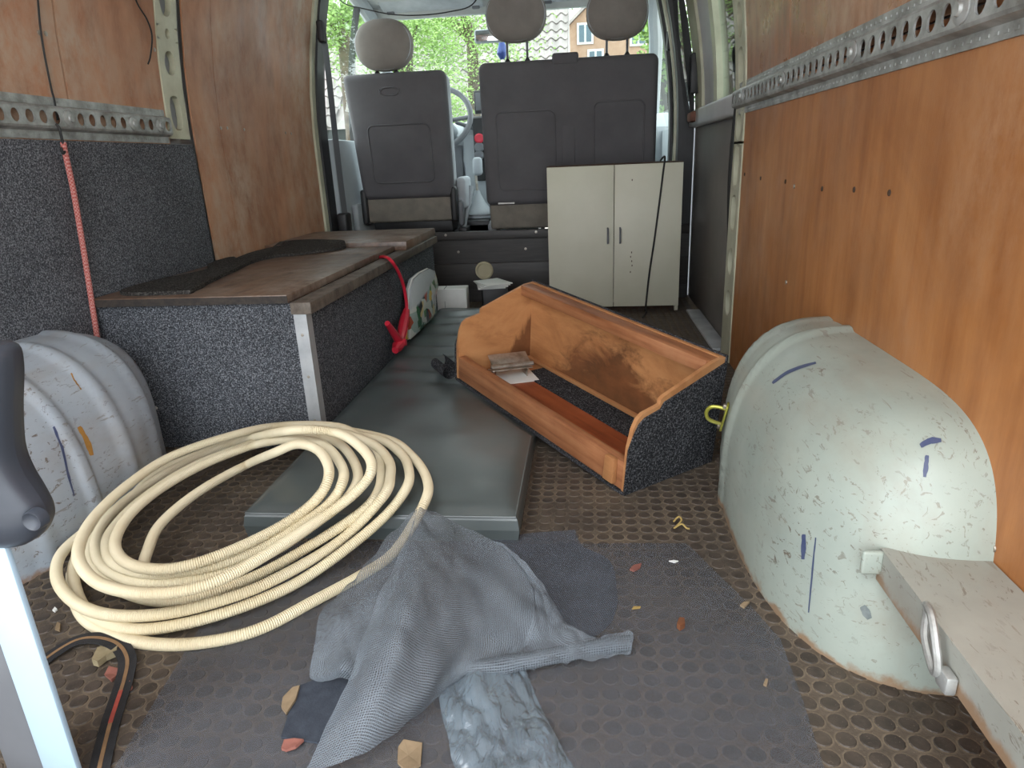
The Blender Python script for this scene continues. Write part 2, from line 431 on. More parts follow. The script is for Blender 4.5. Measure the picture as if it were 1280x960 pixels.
# ------------------------------------------------------------------ van shell
XL, XR, Y0, YP, ZC = -1.26, 0.50, 0.02, 3.52, 1.85
def tum(z): return 0.0 if z < .8 else .03*((z-.8)/.38)**2
def wallpanel(name, side, y0, y1, z0, z1, mat, parent, thick=.006, off=0, n=10):
    """panel following the lean of the van side; inner face lies on the wall line"""
    s = 1 if side == 'L' else -1; X = XL if side == 'L' else XR
    zs = [z0+(z1-z0)*i/n for i in range(n+1)] if z1 > .85 else [z0, z1]
    vs = []; fs = []
    for z in zs:
        x = X+s*(tum(z)+off)
        vs += [(x, y0, z), (x, y1, z), (x-s*thick, y1, z), (x-s*thick, y0, z)]
    for i in range(len(zs)-1):
        for k in range(4): fs.append((i*4+k, i*4+(k+1) % 4, i*4+4+(k+1) % 4, i*4+4+k))
    fs += [(0, 1, 2, 3), tuple((len(zs)-1)*4+k for k in range(4))]
    return MB().add(vs, fs).build(name, mat, parent, smooth=30)

fl = struct(MB().span((XL-.05, Y0, -.03), (XR+.10, YP, 0)).build('floor', 'floor', smooth=0), 'brown rubber coin-pattern van floor')
wl = struct(wallpanel('wall_left', 'L', Y0, YP-.25, -.02, ZC, 'body', None, .02, -.045), 'left side of the van load space')
wr = struct(wallpanel('wall_right', 'R', Y0, 2.44, -.02, ZC, 'body', None, .02, -.045), 'right side of the van load space')
ce = struct(MB().span((XL-.02, Y0, ZC-.12), (XR+.02, YP, ZC-.09)).build('ceiling', 'roofwhite', smooth=0), 'grey roof of the load space')
struct(MB().span((-14, -8, -.66), (14, 60, -.62)).build('ground', 'pave', smooth=0), 'grey paved yard around the van')

# studs
bm_st = MB(); NS = 12; R1, R2, HS = .0124, .0112, .0013
vs = [(R1*math.cos(2*math.pi*k/NS), R1*math.sin(2*math.pi*k/NS), 0) for k in range(NS)]+[(R2*math.cos(2*math.pi*k/NS), R2*math.sin(2*math.pi*k/NS), HS) for k in range(NS)]
fs = [(k, (k+1) % NS, NS+(k+1) % NS, NS+k) for k in range(NS)]+[tuple(range(NS, 2*NS))]
stud_v, stud_f = vs, fs
proto = MB().add(vs, fs).build('rubber_stud', 'stud', None, smooth=0); stud_me = proto.data; bpy.data.objects.remove(proto)
cells = []
for i in range(-50, 30):
    for j in range(-24, 110):
        x, y = STX+i*PITCH, STY+j*PITCH
        if x < XL+.01 or x > XR+.02 or y < Y0+.015 or y > YP-.04: continue
        cells.append((x, y))
def stud_vis(x, y):
    if y < .6 or y > 1.5: return False
    if -.70 < x < -.14 and y > 1.1: return False
    if -.62 < x < .29 and y < 1.11: return x > .0 or x < -.5
    if x > .30 and y > .8: return False
    if x < -1.0: return False
    return True
vis = sorted([c for c in cells if stud_vis(*c)], key=lambda c: c[1])[:300]
vset = set(vis)
for x, y in vis:
    o = bpy.data.objects.new('rubber_stud', stud_me); COL.objects.link(o); o.parent = fl; o.location = (x, y, 0)
rest = MB()
for x, y in cells:
    if (x, y) in vset: continue
    rest.add([(p[0]+x, p[1]+y, p[2]) for p in stud_v], stud_f)
tag(rest.build('rubber_studs', 'stud', fl, smooth=0), None, None, None, 'stuff')

# plywood lining
wallpanel('plywood_panel', 'L', Y0+.02, 1.645, .0, 1.72, 'ply_l', wl)
wallpanel('plywood_panel', 'L', 1.652, 2.045, .0, 1.72, 'ply_l', wl)
wallpanel('plywood_panel', 'L', 2.19, 2.358, .0, 1.72, 'ply_l', wl)
wallpanel('plywood_panel', 'L', 2.362, 3.20, .0, 1.72, 'ply_l', wl)
wallpanel('plywood_panel', 'R', Y0+.02, 2.285, .0, .862, 'ply_r', wr)
wallpanel('plywood_panel', 'R', Y0+.02, 1.838, .866, 1.72, 'ply_ru', wr)
wallpanel('plywood_panel', 'R', 1.842, 2.285, .866, 1.72, 'ply_ru', wr)
for u, v in ((49, 41), (57, 42), (213, 30), (193, 62), (232, 156), (276, 160), (284, 160), (305, 162), (357, 166), (364, 167)):
    z = onx(u, v, XL).z; p = onx(u, v, XL+tum(z)); screw(wl, p+Vector((.0005, 0, 0)), (1, 0, 0), .006)
for u, v in ((931, 218), (951, 223), (982, 227), (993, 233), (1028, 236), (1068, 237), (1112, 241), (983, 353), (1242, 685)):
    p = onx(u, v, XR); screw(wr, p+Vector((-.0005, 0, 0)), (-1, 0, 0), .0055, 'chrome' if u in (993, 983, 1242) else 'cab_edge')

# ------------------------------------------------------------------ pressed steel with holes
def hole_strip(mb, y0, y1, za, zb, cells_, xf, depth=.004, hn=16, side=1, cell_z=False):
    """flat strip in the y-z plane with oval holes; cells_: list of (lo, hi, hole half-lengths (ry, rz)) along y (or z)"""
    for lo, hi, ry, rz in cells_:
        if cell_z: a0, a1, b0, b1 = y0, y1, lo, hi
        else: a0, a1, b0, b1 = lo, hi, za, zb
        cy, cz = (a0+a1)/2, (b0+b1)/2
        if not ry:
            mb.add([(xf(b0), a0, b0), (xf(b0), a1, b0), (xf(b1), a1, b1), (xf(b1), a0, b1)], [(0, 1, 2, 3)]); continue
        out, inn, bk = [], [], []
        for k in range(hn):
            an = 2*math.pi*(k+.5)/hn; c, s = math.cos(an), math.sin(an)
            hy, hz = (a1-a0)/2, (b1-b0)/2
            sc = 1/max(abs(c), abs(s)); oy, oz = c*sc*hy, s*sc*hz
            e = .75 if rz > ry*1.6 or ry > rz*1.6 else 1
            iy = math.copysign(abs(c)**e, c)*ry; iz = math.copysign(abs(s)**e, s)*rz
            out.append((xf(cz+oz), cy+oy, cz+oz)); inn.append((xf(cz+iz), cy+iy, cz+iz)); bk.append((xf(cz+iz)-side*depth, cy+iy, cz+iz))
        # square corners
        o = []
        fs = []
        for k in range(hn):
            j = (k+1) % hn; fs += [(k, j, hn+j, hn+k), (hn+k, hn+j, 2*hn+j, 2*hn+k)]
        mb.add(out+inn+bk, fs)
        for sy in (-1, 1):
            for sz in (-1, 1):
                cor = (xf(cz+sz*hz), cy+sy*hy, cz+sz*hz)
                q = [p for p in out if (p[1]-cy)*sy > 0 and (p[2]-cz)*sz > 0]
                q.sort(key=lambda p: (Vector(p)-Vector(cor)).length)
                if len(q) >= 2: mb.add([cor, q[0], q[1]], [(0, 1, 2)])
def rail(side, y0, y1, z0, label, bolts):
    s = 1 if side == 'L' else -1; X = XL if side == 'L' else XR
    root = thing('lashing_rail', label, 'rail', (X, (y0+y1)/2, z0), 'lashing rails')
    p = .0405; n = int((y1-y0)/p)
    prof = [(0, 0), (0, .0035), (.018, .0035), (.023, .019), (.028, .021)]
    top = [(.066, .021), (.071, .019), (.076, .0035), (.094, .0035), (.094, 0)]
    mb = MB()
    for pr in (prof, top):
        for (za, xa), (zb, xb) in zip(pr[:-1], pr[1:]):
            mb.add([(X+s*xa, y0, z0+za), (X+s*xa, y0+n*p, z0+za), (X+s*xb, y0+n*p, z0+zb), (X+s*xb, y0, z0+zb)], [(0, 1, 2, 3)])
    hole_strip(mb, 0, 0, z0+.028, z0+.066, [(y0+i*p, y0+(i+1)*p, .0125, .0145) for i in range(n)], lambda z: X+s*.021, .003, side=s)
    for i in range(int(n*p/.02)):
        for zz in (.009, .085): mb.box((X+s*.0036, y0+.01+i*.02, z0+zz), (.002, .008, .004))
    mb.build('rail_channel', 'galv', root, smooth=30)
    for i in bolts:
        y = y0+(i+.5)*p
        b = MB().lathe([(.019, 0), (.019, .002), (.016, .0035), (.009, .004), (.008, .008), (.002, .0085)], (0, 0, 0), n=16)
        b.v = [Vector((X+s*(.0215+q.z), y+q.x, z0+.047+q.y)) for q in b.v]
        b.build('bolt', 'galv', root)
    return root
rail('L', .62, 2.075, .796, 'galvanised perforated lashing rail above the grey wall carpet', (24, 30, 33))
rail('R', .62, 2.43, .813, 'galvanised perforated lashing rail across the orange plywood wall', (9, 18, 29, 40))

# uprights with oval holes
def upright(name, side, y0, y1, z0, z1, holes, mat, label):
    s = 1 if side == 'L' else -1; X = XL if side == 'L' else XR
    root = struct(empty(name, (X, (y0+y1)/2, z0)), label)
    cl = []; z = z0
    for zc, ry, rz in sorted(holes):
        if zc-rz-.006 > z: cl.append((z, zc-rz-.006, 0, 0))
        cl.append((zc-rz-.006, zc+rz+.006, ry, rz)); z = zc+rz+.006
    cl.append((z, z1, 0, 0))
    cl2 = []
    for lo, hi, a, b in cl:
        if not a and hi-lo > .1:
            k = int((hi-lo)/.06)+1
            cl2 += [(lo+(hi-lo)*i/k, lo+(hi-lo)*(i+1)/k, 0, 0) for i in range(k)]
        else: cl2.append((lo, hi, a, b))
    mb = MB(); hole_strip(mb, y0, y1, 0, 0, cl2, lambda z: X+s*(tum(z)+.004), .02, side=s, cell_z=True)
    for a in (y0, y1):   # folded edges
        for lo, hi, _, _ in cl2:
            mb.add([(X+s*(tum(lo)+.004), a, lo), (X+s*(tum(hi)+.004), a, hi), (X+s*(tum(hi)-.03), a, hi), (X+s*(tum(lo)-.03), a, lo)], [(0, 1, 2, 3)])
    mb.build('pressed_strip', mat, root, smooth=30)
    return root
upright('trim_1', 'L', 2.048, 2.155, .81, 1.70, [(.885, .030, .050), (1.025, .028, .034), (1.105, .012, .014), (1.19, .030, .040), (1.34, .03, .05), (1.5, .03, .04)], 'cream_metal', 'pale painted body post with oval holes')
upright('trim_2', 'R', 2.288, 2.425, .0, 1.70, [(.20, .036, .045), (.345, .036, .045), (.505, .036, .06), (.655, .036, .07), (.775, .036, .045), (.95, .036, .06), (1.085, .036, .05), (1.3, .036, .05)], 'cream_metal', 'cream painted body post with oval holes at the door opening')
# rubber door seal
pts = [(XR-.0+tum(z)*-1+.012+.01*math.sin(z*7), 2.432+.012*math.sin(z*5), z) for z in [i*.06 for i in range(29)]]
struct(MB().tube(pts, .016, 8).build('trim_3', 'rubber'), 'black rubber door seal')

# ------------------------------------------------------------------ sliding door on the right
XD = XR+.035
dr = struct(empty('door_1', (XD, 3.0, 0)), 'sliding side door with dark lower panel and a window')
MB().span((XD, 2.45, .0), (XD+.02, 3.504, .83), .001).build('lower_panel', 'darkpanel', dr)
MB().span((XD+.03, 2.40, -.1), (XD+.05, 3.75, .90)).build('backing_skin', 'body', dr, smooth=0)  # backing plane added behind the door to stop light leaking through the gaps
mb = MB(); mb.box((XD-.006, 2.985, .855), (.05, 1.07, .075), .012, 3); mb.build('waist_rail', 'body', dr)
def lean(mb):
    for p in mb.v: p.x -= tum(p.z)
    return mb
def dpost(y0, y1, mat, nm, x0=XD-.012, t=.035, z0=.88, z1=1.62):
    mb = MB()
    for i in range(8): mb.span((x0, y0, z0+(z1-z0)*i/8), (x0+t, y1, z0+(z1-z0)*(i+1)/8))
    lean(mb).build(nm, mat, dr)
dpost(2.455, 2.56, 'cream_metal', 'window_post'); dpost(2.90, 2.97, 'cream_metal', 'window_post')
dpost(2.97, 3.30, 'body', 'inner_skin', XD+.008, .02); dpost(3.30, 3.50, 'cream_metal', 'door_edge_post', XD-.004, .03)
mb = MB()
for i in range(8): mb.span((XD+.012, 2.56, .88+.0925*i), (XD+.016, 2.90, .88+.0925*(i+1)))
lean(mb).build('window_pane', 'glass', dr)
mb = MB(); mb.box((XD-.03, 3.36, .86), (.05, .11, .045), .012); mb.build('rusty_bracket', simple('rusty_brown', (128, 84, 66), (100, 66, 54), 30, .8), dr)
mb = MB(); mb.box((XD-.025, 3.43, 1.05), (.04, .05, .17), .006); mb.build('latch', 'black', dr)
struct(MB().span((XR-.03, 2.44, .0), (XD-.004, 3.12, .012), .003).build('trim_4', 'alu'), 'worn metal step strip along the sliding door')

# ------------------------------------------------------------------ wheel arches
AY, AA, AH = 1.15, .39, .372
def arch_r(d, W, n=5.0, m=2.7):
    g = ((abs(d.y)/AA)**n+(abs(d.z)/AH)**n)**(m/n)+(abs(d.x)/W)**m
    return 1/(g**(1/m))
RIBS = {'R': ((.135, .013), (.245, .013)), 'L': ((.23, .015), (.11, .018), (-.02, .016), (-.15, .014))}
def arch_point(side, d, lift=0):
    W = .222 if side == 'R' else .25
    p = d*arch_r(d, W)
    k = 1.0
    for y, wd in RIBS[side]: lift += .008*math.exp(-((p.y-y)/wd)**4)
    p = p+d.normalized()*lift
    s = -1 if side == 'R' else 1
    return Vector(((XR if side == 'R' else XL)+s*p.x, AY+p.y, p.z)), W
def arch_inside(side, q):
    s = -1 if side == 'R' else 1; W = .222 if side == 'R' else .25
    d = Vector((s*(q.x-(XR if side == 'R' else XL)), q.y-AY, q.z))
    if d.x < 0 or d.z < 0: return False
    return d.length < arch_r(d, W)*d.length
def arch_hit(side, u, v, lift=.001):
    d = ray(u, v).normalized(); t = .4
    while t < 2.5:
        if arch_inside(side, CAM+d*t): break
        t += .003
    q = CAM+d*t; s = -1 if side == 'R' else 1
    dd = Vector((s*(q.x-(XR if side == 'R' else XL)), q.y-AY, max(q.z, 0)))
    return arch_point(side, dd, lift)[0]
def arch(side, mat, label):
    root = thing('wheel_arch', label, 'wheel arch', (XR if side == 'R' else XL, AY, 0), 'wheel arches')
    W = .222 if side == 'R' else .25
    NT_, NP = 120, 40; rows = []
    for i in range(NT_+1):
        th = math.pi*i/NT_; row = []
        for k in range(NP+1):
            ph = math.pi/2*k/NP
            d = Vector((W*math.sin(ph), AA*math.cos(ph)*math.cos(th), AH*math.cos(ph)*math.sin(th)))
            if d.length < 1e-6: d = Vector((W, 0, 0))
            row.append(arch_point(side, d)[0])
        rows.append(row)
    MB().loft(rows).build('arch_shell', mat, root, smooth=60)
    return root
def arch_mark(root, side, pts, wd, mat, name='paint_mark'):
    c = catmull([(u, v, 0) for u, v in pts], 5); L = []; R_ = []
    for i, p in enumerate(c):
        t = c[min(i+1, len(c)-1)]-c[max(i-1, 0)]; nrm = Vector((-t.y, t.x, 0)).normalized()
        k = wd*(.55+.45*math.sin(math.pi*(i+.5)/len(c)))*(1+.08*math.sin(i*1.3))
        a = p+nrm*k; b = p-nrm*k
        L.append(arch_hit(side, a.x, a.y)); R_.append(arch_hit(side, b.x, b.y))
    MB().loft([L, R_]).build(name, mat, root, smooth=60)
ar = arch('R', 'arch_r', 'scuffed pale green-white wheel arch against the orange plywood wall')
al = arch('L', 'arch_l', 'ribbed pale blue-white wheel arch beside the grey wall carpet')
arch_mark(ar, 'R', [(966, 480), (985, 466), (1020, 454)], 2.2, 'bluemark')
arch_mark(ar, 'R', [(1150, 558), (1162, 552), (1176, 551)], 4, 'bluemark')
arch_mark(ar, 'R', [(1158, 570), (1157, 583), (1155, 597)], 3, 'bluemark')
arch_mark(ar, 'R', [(1005, 668), (1005, 682), (1004, 699)], 3.0, 'bluemark')
arch_mark(ar, 'R', [(1078, 757), (1082, 764), (1087, 773)], 5, simple('dark_smudge', (104, 112, 112), (130, 138, 136), 60, .7))
arch_mark(ar, 'R', [(1020, 672), (1016, 710), (1011, 765)], 1.0, 'bluemark')
arch_mark(al, 'L', [(66, 535), (77, 560), (84, 590), (92, 620)], 1.6, 'bluemark')
arch_mark(al, 'L', [(98, 534), (108, 552), (114, 570)], 3.5, 'ochre')
arch_mark(al, 'L', [(88, 468), (94, 478), (101, 488)], .9, 'ochre')

# shackle on the right arch
c = arch_hit('R', 908, 521, 0); ey = c+Vector((-.004, 0, 0))
sh = thing('lashing_eye', 'yellow zinc lashing eye bolted to the right wheel arch', 'lashing eye', ey)
n_ = Vector((-.93, .25, .2)).normalized(); tx = Vector((.2, .1, -.97)); tx = (tx-n_*tx.dot(n_)).normalized(); ty = n_.cross(tx)
Rm = Matrix((tx, ty, n_)).transposed()
MB().box(ey, (.062, .024, .005), .0015, rot=Rm).build('plate', 'zinc_yellow', sh)
ring = [ey+tx*(.019*a)+n_*b for a, b in ((-1, .002), (-1, .018), (-.75, .032), (0, .038), (.75, .032), (1, .018), (1, .002))]
MB().tube(catmull(ring, 5), .0042, 8).build('ring', 'zinc_yellow', sh)
for a in (-.025, .026): MB().box(ey+tx*a+n_*.005, (.010, .010, .008), .002, rot=Rm).build('bolt', 'chrome', sh)

# ledge on the right
lg = thing('metal_ledge', 'dirty white metal ledge with a tie-down ring joining the right wheel arch', 'ledge', (.44, .6, .16))
mb = MB(); mb.prism([(.378, .207), (.4985, .207), (.4985, .198), (.388, .198), (.388, .162), (.378, .160)], 1, Y0+.02, .79)
mb.build('ledge_channel', 'ledge', lg)
MB().box((.366, .782, .19), (.026, .008, .034), .0035, 3).build('end_tab', 'arch_r', lg)
mb = MB(); q = onz(1172, 780, .185)
rp = [(.372, .655, .215), (.366, .648, .225), (.364, .632, .224), (.364, .612, .196), (.364, .604, .178), (.366, .614, .168), (.366, .640, .19)]
mb.tube(catmull(rp, 6, True), .0042, 8, closed=True); mb.build('tie_down_ring', 'galv', lg)
MB().box((.371, .598, .170), (.012, .022, .022), .003).build('ring_bracket', 'galv', lg)
struct(MB().span((.388, Y0+.02, .0), (.4985, .50, .197)).build('trim_5', 'rubber', smooth=0), 'dark support block under the ledge')

# ------------------------------------------------------------------ carpet on the left wall
cw = MB()
cw.box((XL+.006, (.45+2.155)/2, .398), (.010, 1.705, .79), .002)
tag(cw.build('wall_carpet', 'carpet_w'), 'speckled grey carpet sheet covering the left wall below the rail', 'carpet')

# ------------------------------------------------------------------ storage bench
BX0, BX1, BY0, BY1, BZ = XL+.014, -.69, 1.555, 3.03, .392
bn = thing('storage_bench', 'long low carpet-sided storage bench with dark wooden lids', 'bench', ((BX0+BX1)/2, (BY0+BY1)/2, 0))
MB().span((BX0, BY0, 0), (BX1-.012, BY0+.012, BZ), .002).build('end_panel', 'carpet', bn)
MB().span((BX1-.012, BY0, 0), (BX1, BY1, BZ), .002).build('side_panel', 'carpet', bn)
MB().span((BX0, BY1-.012, 0), (BX1-.012, BY1, BZ), .002).build('end_panel', 'carpet', bn)
ag = MB(); ag.prism([(BX1-.030, BY0-.003), (BX1+.003, BY0-.003), (BX1+.003, BY0+.03), (BX1+.0005, BY0+.03), (BX1+.0005, BY0-.0005), (BX1-.030, BY0-.0005)], 2, 0, BZ)
ag = ag.build('corner_angle', 'alu', bn)
for z in (.08, .2, .31): screw(bn, (BX1-.014, BY0-.0035, z), (0, -1, 0), .004)
MB().span((BX0, BY0-.012, BZ), (BX1-.035, 2.30, BZ+.022), .003).build('lid', 'lid', bn)
MB().span((BX0, BY0-.0135, BZ+.001), (BX1-.0345, BY0-.0122, BZ+.019)).build('lid_edge', 'lid_edge', bn)
MB().span((BX0, 2.305, BZ), (BX1-.035, 2.52, BZ+.020), .003).build('lid', 'lid', bn)
MB().span((BX0, 2.525, BZ+.002), (BX1+.012, BY1+.012, BZ+.036), .003).build('lid', 'lid', bn)
MB().span((BX1-.032, BY0-.012, BZ-.028), (BX1+.022, BY1, BZ+.002), .003).build('edge_plank', 'plank', bn)
# worn carpet strips on top
def carpet_strip(name, pts, z, label, thick=.008):
    ctr = sum((Vector(p) for p in pts), Vector((0, 0)))/len(pts)
    ps = catmull([(p[0], p[1], 0) for p in pts], 5, True)
    poly = []
    for p in ps: poly.append((p.x+.006*mnoise.noise(p*60), p.y+.006*mnoise.noise(p*60+Vector((9, 0, 0)))))
    mb = MB().prism(poly, 2, z, z+thick)
    for p in mb.v:
        if p.y > 2.51: p.z += .0145       # lies over the raised far lid
    return tag(mb.build(name, 'carpet_s', smooth=0), label, 'carpet')
carpet_strip('carpet_strip', [tuple(onz(u, v, .422)[:2]) for u, v in ((150, 365), (200, 349), (262, 336), (320, 314), (370, 305), (424, 305), (428, 309), (385, 315), (330, 322), (285, 340), (245, 360), (228, 364))], BZ+.022, 'long frayed dark carpet strip lying on the bench lid', .010)
carpet_strip('carpet_scrap', [tuple(onz(u, v, .422)[:2]) for u, v in ((264, 325), (292, 320), (289, 326), (262, 334))], BZ+.022, 'small dark carpet scrap against the wall on the bench lid', .006)
# zip tie at the end panel
zt = MB(); zp = [ony(u, v, BY0-.006) for u, v in ((168, 499), (175, 503), (186, 506), (197, 510), (190, 511), (178, 508))]
zt.tube(catmull(zp, 4), .0018, 6); tag(zt.build('cable_tie', 'white'), 'white cable tie poking out of the bench carpet', 'cable tie')

# rope and hook
rp = thing('bungee_rope', 'red and white braided rope hanging from the left rail', 'rope', (XL+.04, 1.54, .25))
pts = [onx(u, v, x) for u, v, x in ((79, 178, XL+.026), (82, 193, XL+.026), (92, 240, XL+.024), (104, 310, XL+.022), (115, 380, XL+.022), (122, 425, XL+.022), (127, 460, XL+.022))]
MB().tube(catmull(pts, 8), .0068, 10).build('rope', 'rope', rp)
hk = [onx(u, v, x) for u, v, x in ((70, 155, XL+.025), (74, 160, XL+.030), (76, 168, XL+.030), (79, 180, XL+.028), (82, 186, XL+.028), (79, 192, XL+.030), (76, 184, XL+.030))]
MB().tube(catmull(hk, 5), .003, 6).build('wire_hook', 'rubber', rp)
# thin wires on the left wall
def wire(name, px, label, xoff=.006, r=.0022, mat='rubber'):
    ps = []
    for u, v in px:
        z = onx(u, v, XL).z; ps.append(onx(u, v, XL+tum(z)+xoff))
    tag(MB().tube(catmull(ps, 6), r, 6).build(name, mat), label, 'wire')
wire('wire', [(46, -20), (50, 30), (56, 70), (64, 110), (68, 126), (72, 150)], 'black wire running down the left plywood to the rail')
wire('wire', [(165, -15), (172, 5), (184, 25), (190, 45), (188, 70), (185, 80)], 'loose black wire dangling beside the holed post')

# ------------------------------------------------------------------ cushion
BO = Vector((.0821, 1.3125, .003))
BR = Matrix(((-.6304, .7732, .0698), (.7687, .6342, -.0832), (.1086, -.0012, .9941)))
BL, BD, BH = .745, .272, .266
CX0, CX1, CY0, CY1, CT = -.678, -.135, 1.118, 3.02, .068
def sstep(a, b, x):
    t = max(0, min(1, (x-a)/(b-a))); return t*t*(3-2*t)
def make_cushion():
    root = thing('bench_cushion', 'long green-grey vinyl bench cushion lying on the floor', 'cushion', ((CX0+CX1)/2, CY0, 0))
    bm = bmesh.new(); nx, ny = 48, 150; mb = MB()
    def surf(a, b, top):
        x = CX0+(CX1-CX0)*a; y = CY0+(CY1-CY0)*b
        ed = min(a*(CX1-CX0), (1-a)*(CX1-CX0), b*(CY1-CY0), (1-b)*(CY1-CY0))
        k = min(ed/.03, 1); h = CT-.012*(1-k)**2
        h += .008*math.sin(math.pi*a)*math.sin(math.pi*min(1, b*3))
        wr_ = max(0, math.sin((y-1.7)*5))*.5+.5
        h += .0062*k*math.sin(y*40+4*x+3*mnoise.noise(Vector((x*4, y*4, 0))))*(sstep(1.6, 2.2, y)+.08)
        h += .006*k*mnoise.noise(Vector((x*7, y*5, 2)))
        # hollow pressed by the wooden trough
        nrm = BR @ Vector((0, 0, 1)); zp = BO.z-.007-((x-BO.x)*nrm.x+(y-BO.y)*nrm.y)/nrm.z
        lo = BR.transposed() @ (Vector((x, y, zp))-BO)
        out = max(-.012-lo.x, lo.x-BL-.012, -.012-lo.y, lo.y-BD-.012, 0)
        lim = zp+out*.9
        if lim < h: h = max(lim, .02)
        return Vector((x, y, h))
    rows = [[surf(i/nx, j/ny, 1) for i in range(nx+1)] for j in range(ny+1)]
    mb.loft(rows)
    # sides: bulging down to the floor
    rim = [rows[0][i] for i in range(nx+1)]+[rows[j][nx] for j in range(1, ny+1)]+[rows[ny][i] for i in range(nx-1, -1, -1)]+[rows[j][0] for j in range(ny-1, 0, -1)]
    cen = Vector(((CX0+CX1)/2, (CY0+CY1)/2, 0)); lev = [rim]
    for t, o in ((.85, .004), (.5, .007), (.12, .004), (0, -.004)):
        r = []
        for p in rim:
            dx = (p.x-cen.x)/((CX1-CX0)/2); dy = (p.y-cen.y)/((CY1-CY0)/2)
            ox = math.copysign(o, dx) if abs(dx) > .995 else 0; oy = math.copysign(o, dy) if abs(dy) > .995 else 0
            r.append(Vector((p.x+ox, p.y+oy, p.z*t)))
        lev.append(r)
    for a, b in zip(lev[:-1], lev[1:]):
        n = len(a); mb.add(a+b, [(i, (i+1) % n, n+(i+1) % n, n+i) for i in range(n)])
    mb.build('cushion_body', 'vinyl', root, smooth=70)
    sm = MB(); pr = [p+Vector((0, -.003 if p.y < CY0+.001 else 0, -.001)) for p in rim]
    sm.tube(pr, .0022, 6, closed=True); sm.build('seam_piping', 'vinyl', root)
    return root
make_cushion()

# ------------------------------------------------------------------ wooden trough lying on the cushion
wb = thing('wooden_trough', 'open plywood trough with carpet-covered ends tilted over the cushion', 'wooden box', (.0821, 1.3125, .003), rot=BR)
def endpoly(g=0):
    return [(0-g, 0), (BD+g, 0), (BD+g, BH), (BD-.035, BH-.004), (.088, .212), (.081, .207), (.079, .195), (.032, .186), (.018, .176), (.008, .155), (0-g, .11)]
MB().prism(endpoly(), 0, BL-.010, BL).build('end_board', 'ply_end', wb, local=True)
MB().prism(endpoly(), 0, 0, .010).build('end_board', 'ply_box', wb, local=True)
for x0, x1 in ((BL, BL+.005), (-.005, 0)):
    MB().prism([(-.004, -.001), (BD+.004, -.001), (BD+.004, BH-.012), (.09, .200), (.08, .186), (.035, .176), (.020, .164), (.010, .145), (-.003, .11)], 0, x0, x1).build('end_carpet', 'carpet_k', wb, local=True)
MB().span((.010, BD-.010, .0), (BL-.010, BD, BH), 0).build('back_board', 'ply_back', wb, local=True, smooth=0)
MB().span((-.004, BD, -.002), (BL+.004, BD+.005, BH+.004)).build('back_carpet', 'carpet_k', wb, local=True, smooth=0)
MB().span((.010, BD-.052, BH-.034), (BL-.010, BD-.0105, BH-.002), .003).build('top_batten', 'batten', wb, local=True)
MB().span((.010, .0, .004), (BL-.010, .024, .074), .003).build('front_rail', 'batten', wb, local=True)
MB().span((.010, .024, .006), (BL-.012, .168, .014)).build('bottom_board', 'redply', wb, local=True, smooth=0)
MB().span((.012, .168, .004), (BL-.10, BD-.0105, .018)).build('inside_carpet', 'carpet_k', wb, local=True, smooth=0)
MB().span((BL-.10, .168, .004), (BL-.012, BD-.0105, .010)).build('bottom_strip', 'ply_box', wb, local=True, smooth=0)
MB().span((.012, BD-.022, .018), (BL-.012, BD-.0105, .028), .001).build('inner_batten', 'ply_box', wb, local=True)
MB().span((.0, -.004, -.004), (BL, .02, .003)).build('bottom_carpet', 'carpet_k', wb, local=True, smooth=0)
mb = MB(); mb.box((.043, -.007, .045), (.034, .014, .062), .003, fn=lambda q: (q.x*(1-.15*(q.z > 0)), q.y, q.z)); mb.build('wood_block', 'ply_box', wb, local=True)
# hinge lying inside
hg = thing('steel_hinge', 'loose rusty steel drawer hinge lying in the trough corner', 'hinge', wb.matrix_world @ Vector((BL-.10, .125, .014)), rot=BR @ Matrix.Rotation(.25, 3, 'Z'))
MB().box((0, 0, .0025), (.11, .15, .004), .001).build('packing_strip', 'white', hg, local=True)
MB().box((-.005, 0, .030), (.052, .125, .004), .001, rot=Matrix.Rotation(.25, 3, 'Y')).build('lower_leaf', 'chrome', hg, local=True)
MB().box((.020, .004, .052), (.046, .12, .004), .001, rot=Matrix.Rotation(-.35, 3, 'Y')).build('upper_leaf', 'chrome', hg, local=True)
for k in (-.05, .05): MB().box((.006, k, .024), (.05, .003, .042), .001).build('side_plate', 'chrome', hg, local=True)
MB().tube([(-.022, -.066, .046), (-.022, .066, .046)], .007, 10).build('pin', 'chrome', hg, local=True)
MB().tube([(.03, -.05, .034), (.03, .05, .038)], .005, 8).build('spring', 'chrome', hg, local=True)
for k in (-.04, .0, .04): MB().tube([(-.012, k, .030), (-.012, k, .037)], .006, 8).build('rivet', 'chrome', hg, local=True)
# carpet offcut under the left corner of the trough
mb = MB(); sp_ = []
for i in range(18):
    a = i*.42; sp_.append((.006+.0016*i, a))
rows = []
for y in (-.06, .06): rows.append([Vector((r*math.cos(a), y, .036+r*math.sin(a))) for r, a in sp_])
co_ = MB().loft(rows); base = Vector((-.44, 1.93, .072)); Rz = Matrix.Rotation(math.radians(30), 3, 'Z')
co_.v = [Rz @ p+base for p in co_.v]
